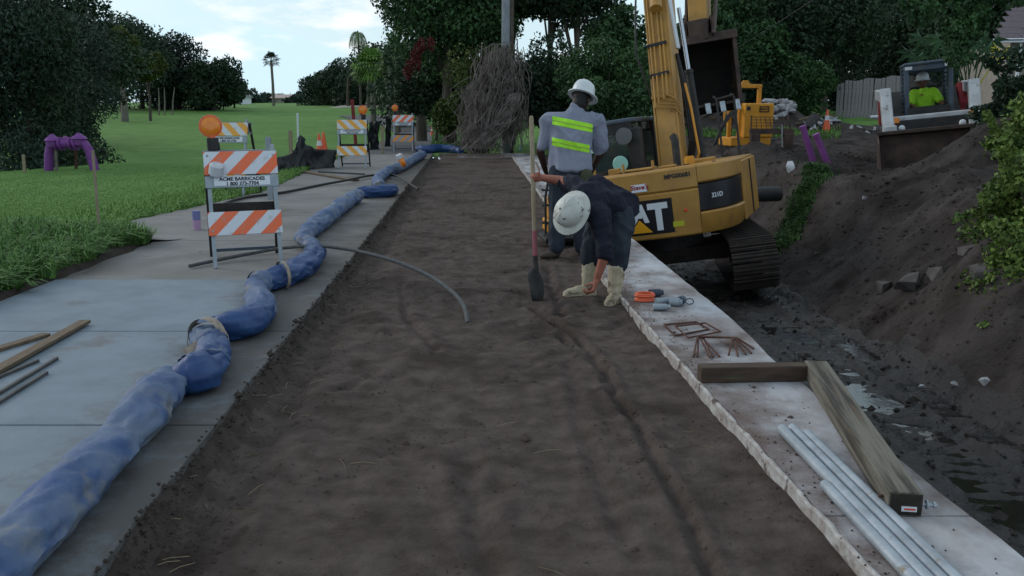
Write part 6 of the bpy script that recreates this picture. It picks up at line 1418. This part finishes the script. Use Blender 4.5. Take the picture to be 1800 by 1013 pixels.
tg += [((pel + Vector((0, 0, -.02)), (.18, .14, .05)), (pel + Vector((0, 0, -.08)), (.18, .14, .1)))]
skinmesh('trousers', tg, .011, m_jean, pa, 4, .014, 5, (1, 1, .7), 8.)
MB().tube([pel + Vector((math.cos(a) * .185, math.sin(a) * .145, .01)) for a in [j / 24 * 2 * math.pi for j in range(25)]], .012, 6, False).build('belt', m_black, pa, smooth=True)
MB().ell(pel + Vector((.165, -.13, -.06)), (.07, .04, .08)).build('tool_pouch', mat('olive_pouch', (.05, .055, .03)), pa, smooth=True)
for a, dr in zip(ank, ((-.13, -.04), (.10, .12))):
    f_ = Vector((dr[0], dr[1], 0)); skinmesh('boot', [((a + Vector((0, 0, .04)), .062), (a, .055)), ((a + Vector((0, 0, -.035)), (.05, .05, .05)), (a + f_ * .6 + Vector((0, 0, -.045)), (.048, .048, .042))), ((a + f_ * .6 + Vector((0, 0, -.045)), (.048, .048, .042)), (a + f_ * 1.1 + Vector((0, 0, -.055)), (.042, .042, .03)))], .009, m_boot2, pa, 2)
# --- bending worker
ob = Vector((.75, 6.95, 0)); pb = thing('person', 'bending worker in navy shirt, dirty hard hat and tan rubber boots', 'person', ob)
def B(px, py, Y): return D(px, py, Y) - ob
hipc = B(1080, 372, 7.0); chst = B(1030, 348, 6.85); nk = B(1016, 366, 6.70); hd_ = B(1006, 375, 6.62)
shA = B(1016, 330, 7.02); shB = B(1052, 378, 6.68)
elA = B(985, 318, 7.20); wrA = B(950, 312, 7.14); elB = B(1064, 446, 6.62); wrB = B(1049, 492, 6.66)
hpA, hpB = B(1058, 382, 7.12), B(1092, 384, 6.92); knA, knB = B(1040, 440, 7.02), B(1086, 446, 6.80); anA, anB = B(1034, 512, 7.05), B(1080, 530, 6.78)
anA.z = .075; anB.z = .075
fw = Vector((-.62, -.20, -.72)); upv = Vector((-.45, -.72, .22))
hs_, Pf = head_segs(hd_, fw, upv)
segs = [((hipc, (.13, .12, .12)), (chst, (.14, .15, .12))), ((chst, (.13, .14, .11)), (nk, .06)), ((shA, .065), (shB, .065)), ((nk, .06), (hd_ - upv.normalized() * .05, .056))] + hs_
segs += chain([shA, elA, wrA], [.06, .044, .029]) + chain([shB, elB, wrB], [.06, .046, .030])
sd2 = (wrA - elA).normalized()
hdir = (Vector((.19, 7.12, .99)) - ob) 
segs += hand(wrA, B(938, 312, 7.10) - wrA, (0.1, -.9, 0), (1.25, 1.25, .7), 1, 1.02, thumb=.9)
segs += hand(wrB, B(1042, 516, 6.66) - wrB, (-.8, .1, -.1), (.75, .9, .6), 1, 1.05, thumb=.7)
segs += chain([hpA, knA, anA], [.09, .06, .045]) + chain([hpB, knB, anB], [.09, .06, .045])
skinmesh('body', segs, .0085, m_skinL, pb, 3)
face_bits(Pf, pb, 1, m_skinL)
skinmesh('hair', [((Pf(-.045, 0, .0), .078), (Pf(-.01, 0, .04), .088))], .009, m_hair, pb, 3)
hardhat(Pf(.0, 0, .035), fw, upv, m_hatd, pb, 1.0, .034)
sg = [((hipc + Vector((.02, 0, .02)), (.155, .165, .135)), (chst + Vector((.03, 0, -.0)), (.155, .19, .140))), ((chst, (.14, .17, .125)), (nk + Vector((.05, .03, 0)), (.075, .075, .07))), ((shA, .088), (shB, .085)), ((shA, .085), (shA.lerp(elA, .78), .062)), ((chst, .12), (shB, .09)), ((shB, .092), (shB.lerp(elB, .98), .070)), ((nk + Vector((.06, .03, .02)), .08), (shB, .09)), ((nk + Vector((.06, .03, .02)), .08), (shA, .09)), ((B(1045, 330, 6.98), .10), (B(1095, 362, 7.0), .13))]
skinmesh('shirt', sg, .010, m_navy, pb, 4, .028, 4.5, (1, 1, 1), 5.)
tg = [((hipc + Vector((.03, 0, -.02)), (.13, .15, .12)), (hipc + Vector((.0, 0, -.12)), (.13, .15, .1)))]
for h_, k, a, f_ in ((hpA, knA, anA, .22), (hpB, knB, anB, .22)): tg += chain([h_, k, k.lerp(a, f_)], [.125, .090, .084])
skinmesh('trousers', tg, .010, m_jean, pb, 3, .020, 6, (1, 1, .8), 2.)
for k, a, toe in ((knA, anA, Vector((-.155, -.02, 0))), (knB, anB, Vector((-.05, -.11, 0)))):
    top = k.lerp(a, .30)
    skinmesh('rubber_boot', [((top, .074), (a + Vector((0, 0, .05)), .060)), ((a + Vector((.02, .01, -.025)), (.052, .052, .055)), (a + toe * .55 + Vector((0, 0, -.022)), (.050, .050, .050))), ((a + toe * .5 + Vector((0, 0, -.022)), (.050, .050, .048)), (a + toe * 1.15 + Vector((0, 0, -.038)), (.043, .043, .034))), ((a + Vector((.02, .01, -.05)), (.058, .056, .022)), (a + toe * 1.15 + Vector((0, 0, -.052)), (.046, .046, .020)))], .008, m_boot, pb, 2, .006, 9, (1, 1, 1.5), a.x)
# --- skid steer operator
po = thing('person', 'seated skid steer operator in a lime shirt and white hard hat', 'person', ssl, (0, R(6.5), R(166)))
pe = Vector((0, -.22, 1.0)); ch = Vector((0, -.26, 1.28)); nc = Vector((0, -.24, 1.44)); hd3 = Vector((0.02, -.20, 1.57))
hs_, Pf = head_segs(hd3, (.6, .75, -.05), (0, 0, 1), .98)
shs = [Vector((-.18, -.24, 1.36)), Vector((.18, -.24, 1.36))]; els = [Vector((-.27, -.05, 1.14)), Vector((.27, -.05, 1.14))]; wrs = [Vector((-.24, .18, 1.12)), Vector((.24, .18, 1.12))]
segs = [((pe, (.15, .12, .12)), (ch, (.16, .11, .14))), ((ch, (.16, .11, .12)), (nc, .06)), ((shs[0], .07), (shs[1], .07)), ((nc, .055), (hd3, .06))] + hs_
for s_, e_, w_, q in zip(shs, els, wrs, (1, -1)): segs += chain([s_, e_, w_], [.06, .045, .03]) + hand(w_, (0, 1, -.2), (0, -.2, -1), (.8, .8, .6), q)
for q in (-1, 1): segs += chain([Vector((q * .1, -.2, .98)), Vector((q * .14, .25, 1.0)), Vector((q * .14, .36, .75))], [.09, .07, .05])
skinmesh('body', segs, .012, m_skinM, po); face_bits(Pf, po, 1, m_skinM)
sg = [((pe, (.185, .15, .12)), (ch, (.20, .14, .14))), ((ch, (.19, .135, .12)), (nc + Vector((0, 0, -.03)), .075))]
for s_, e_ in zip(shs, els): sg += [((s_, .085), (s_.lerp(e_, .75), .075)), ((ch + Vector((0, 0, .05)), .1), (s_, .085))]
shq = skinmesh('hi_vis_shirt', sg, .012, m_hivis, po, 4, .012, 5, (1, 1, 1), 7.)
MB().box((.06, -.105, 1.33), (.06, .01, .02)).build('chest_logo', m_red, shq)
tg = []
for q in (-1, 1): tg += chain([Vector((q * .1, -.2, .98)), Vector((q * .14, .25, 1.0)), Vector((q * .14, .36, .72))], [.115, .09, .07])
skinmesh('trousers', tg, .014, m_jean, po)
for q in (-1, 1): skinmesh('boot', [((Vector((q * .14, .36, .72)), .06), (Vector((q * .14, .42, .68)), .045))], .012, m_boot2, po)
hardhat(Pf(0, 0, .05), (.6, .75, -.05), (0, 0, 1), m_hat, po, .98, .02)
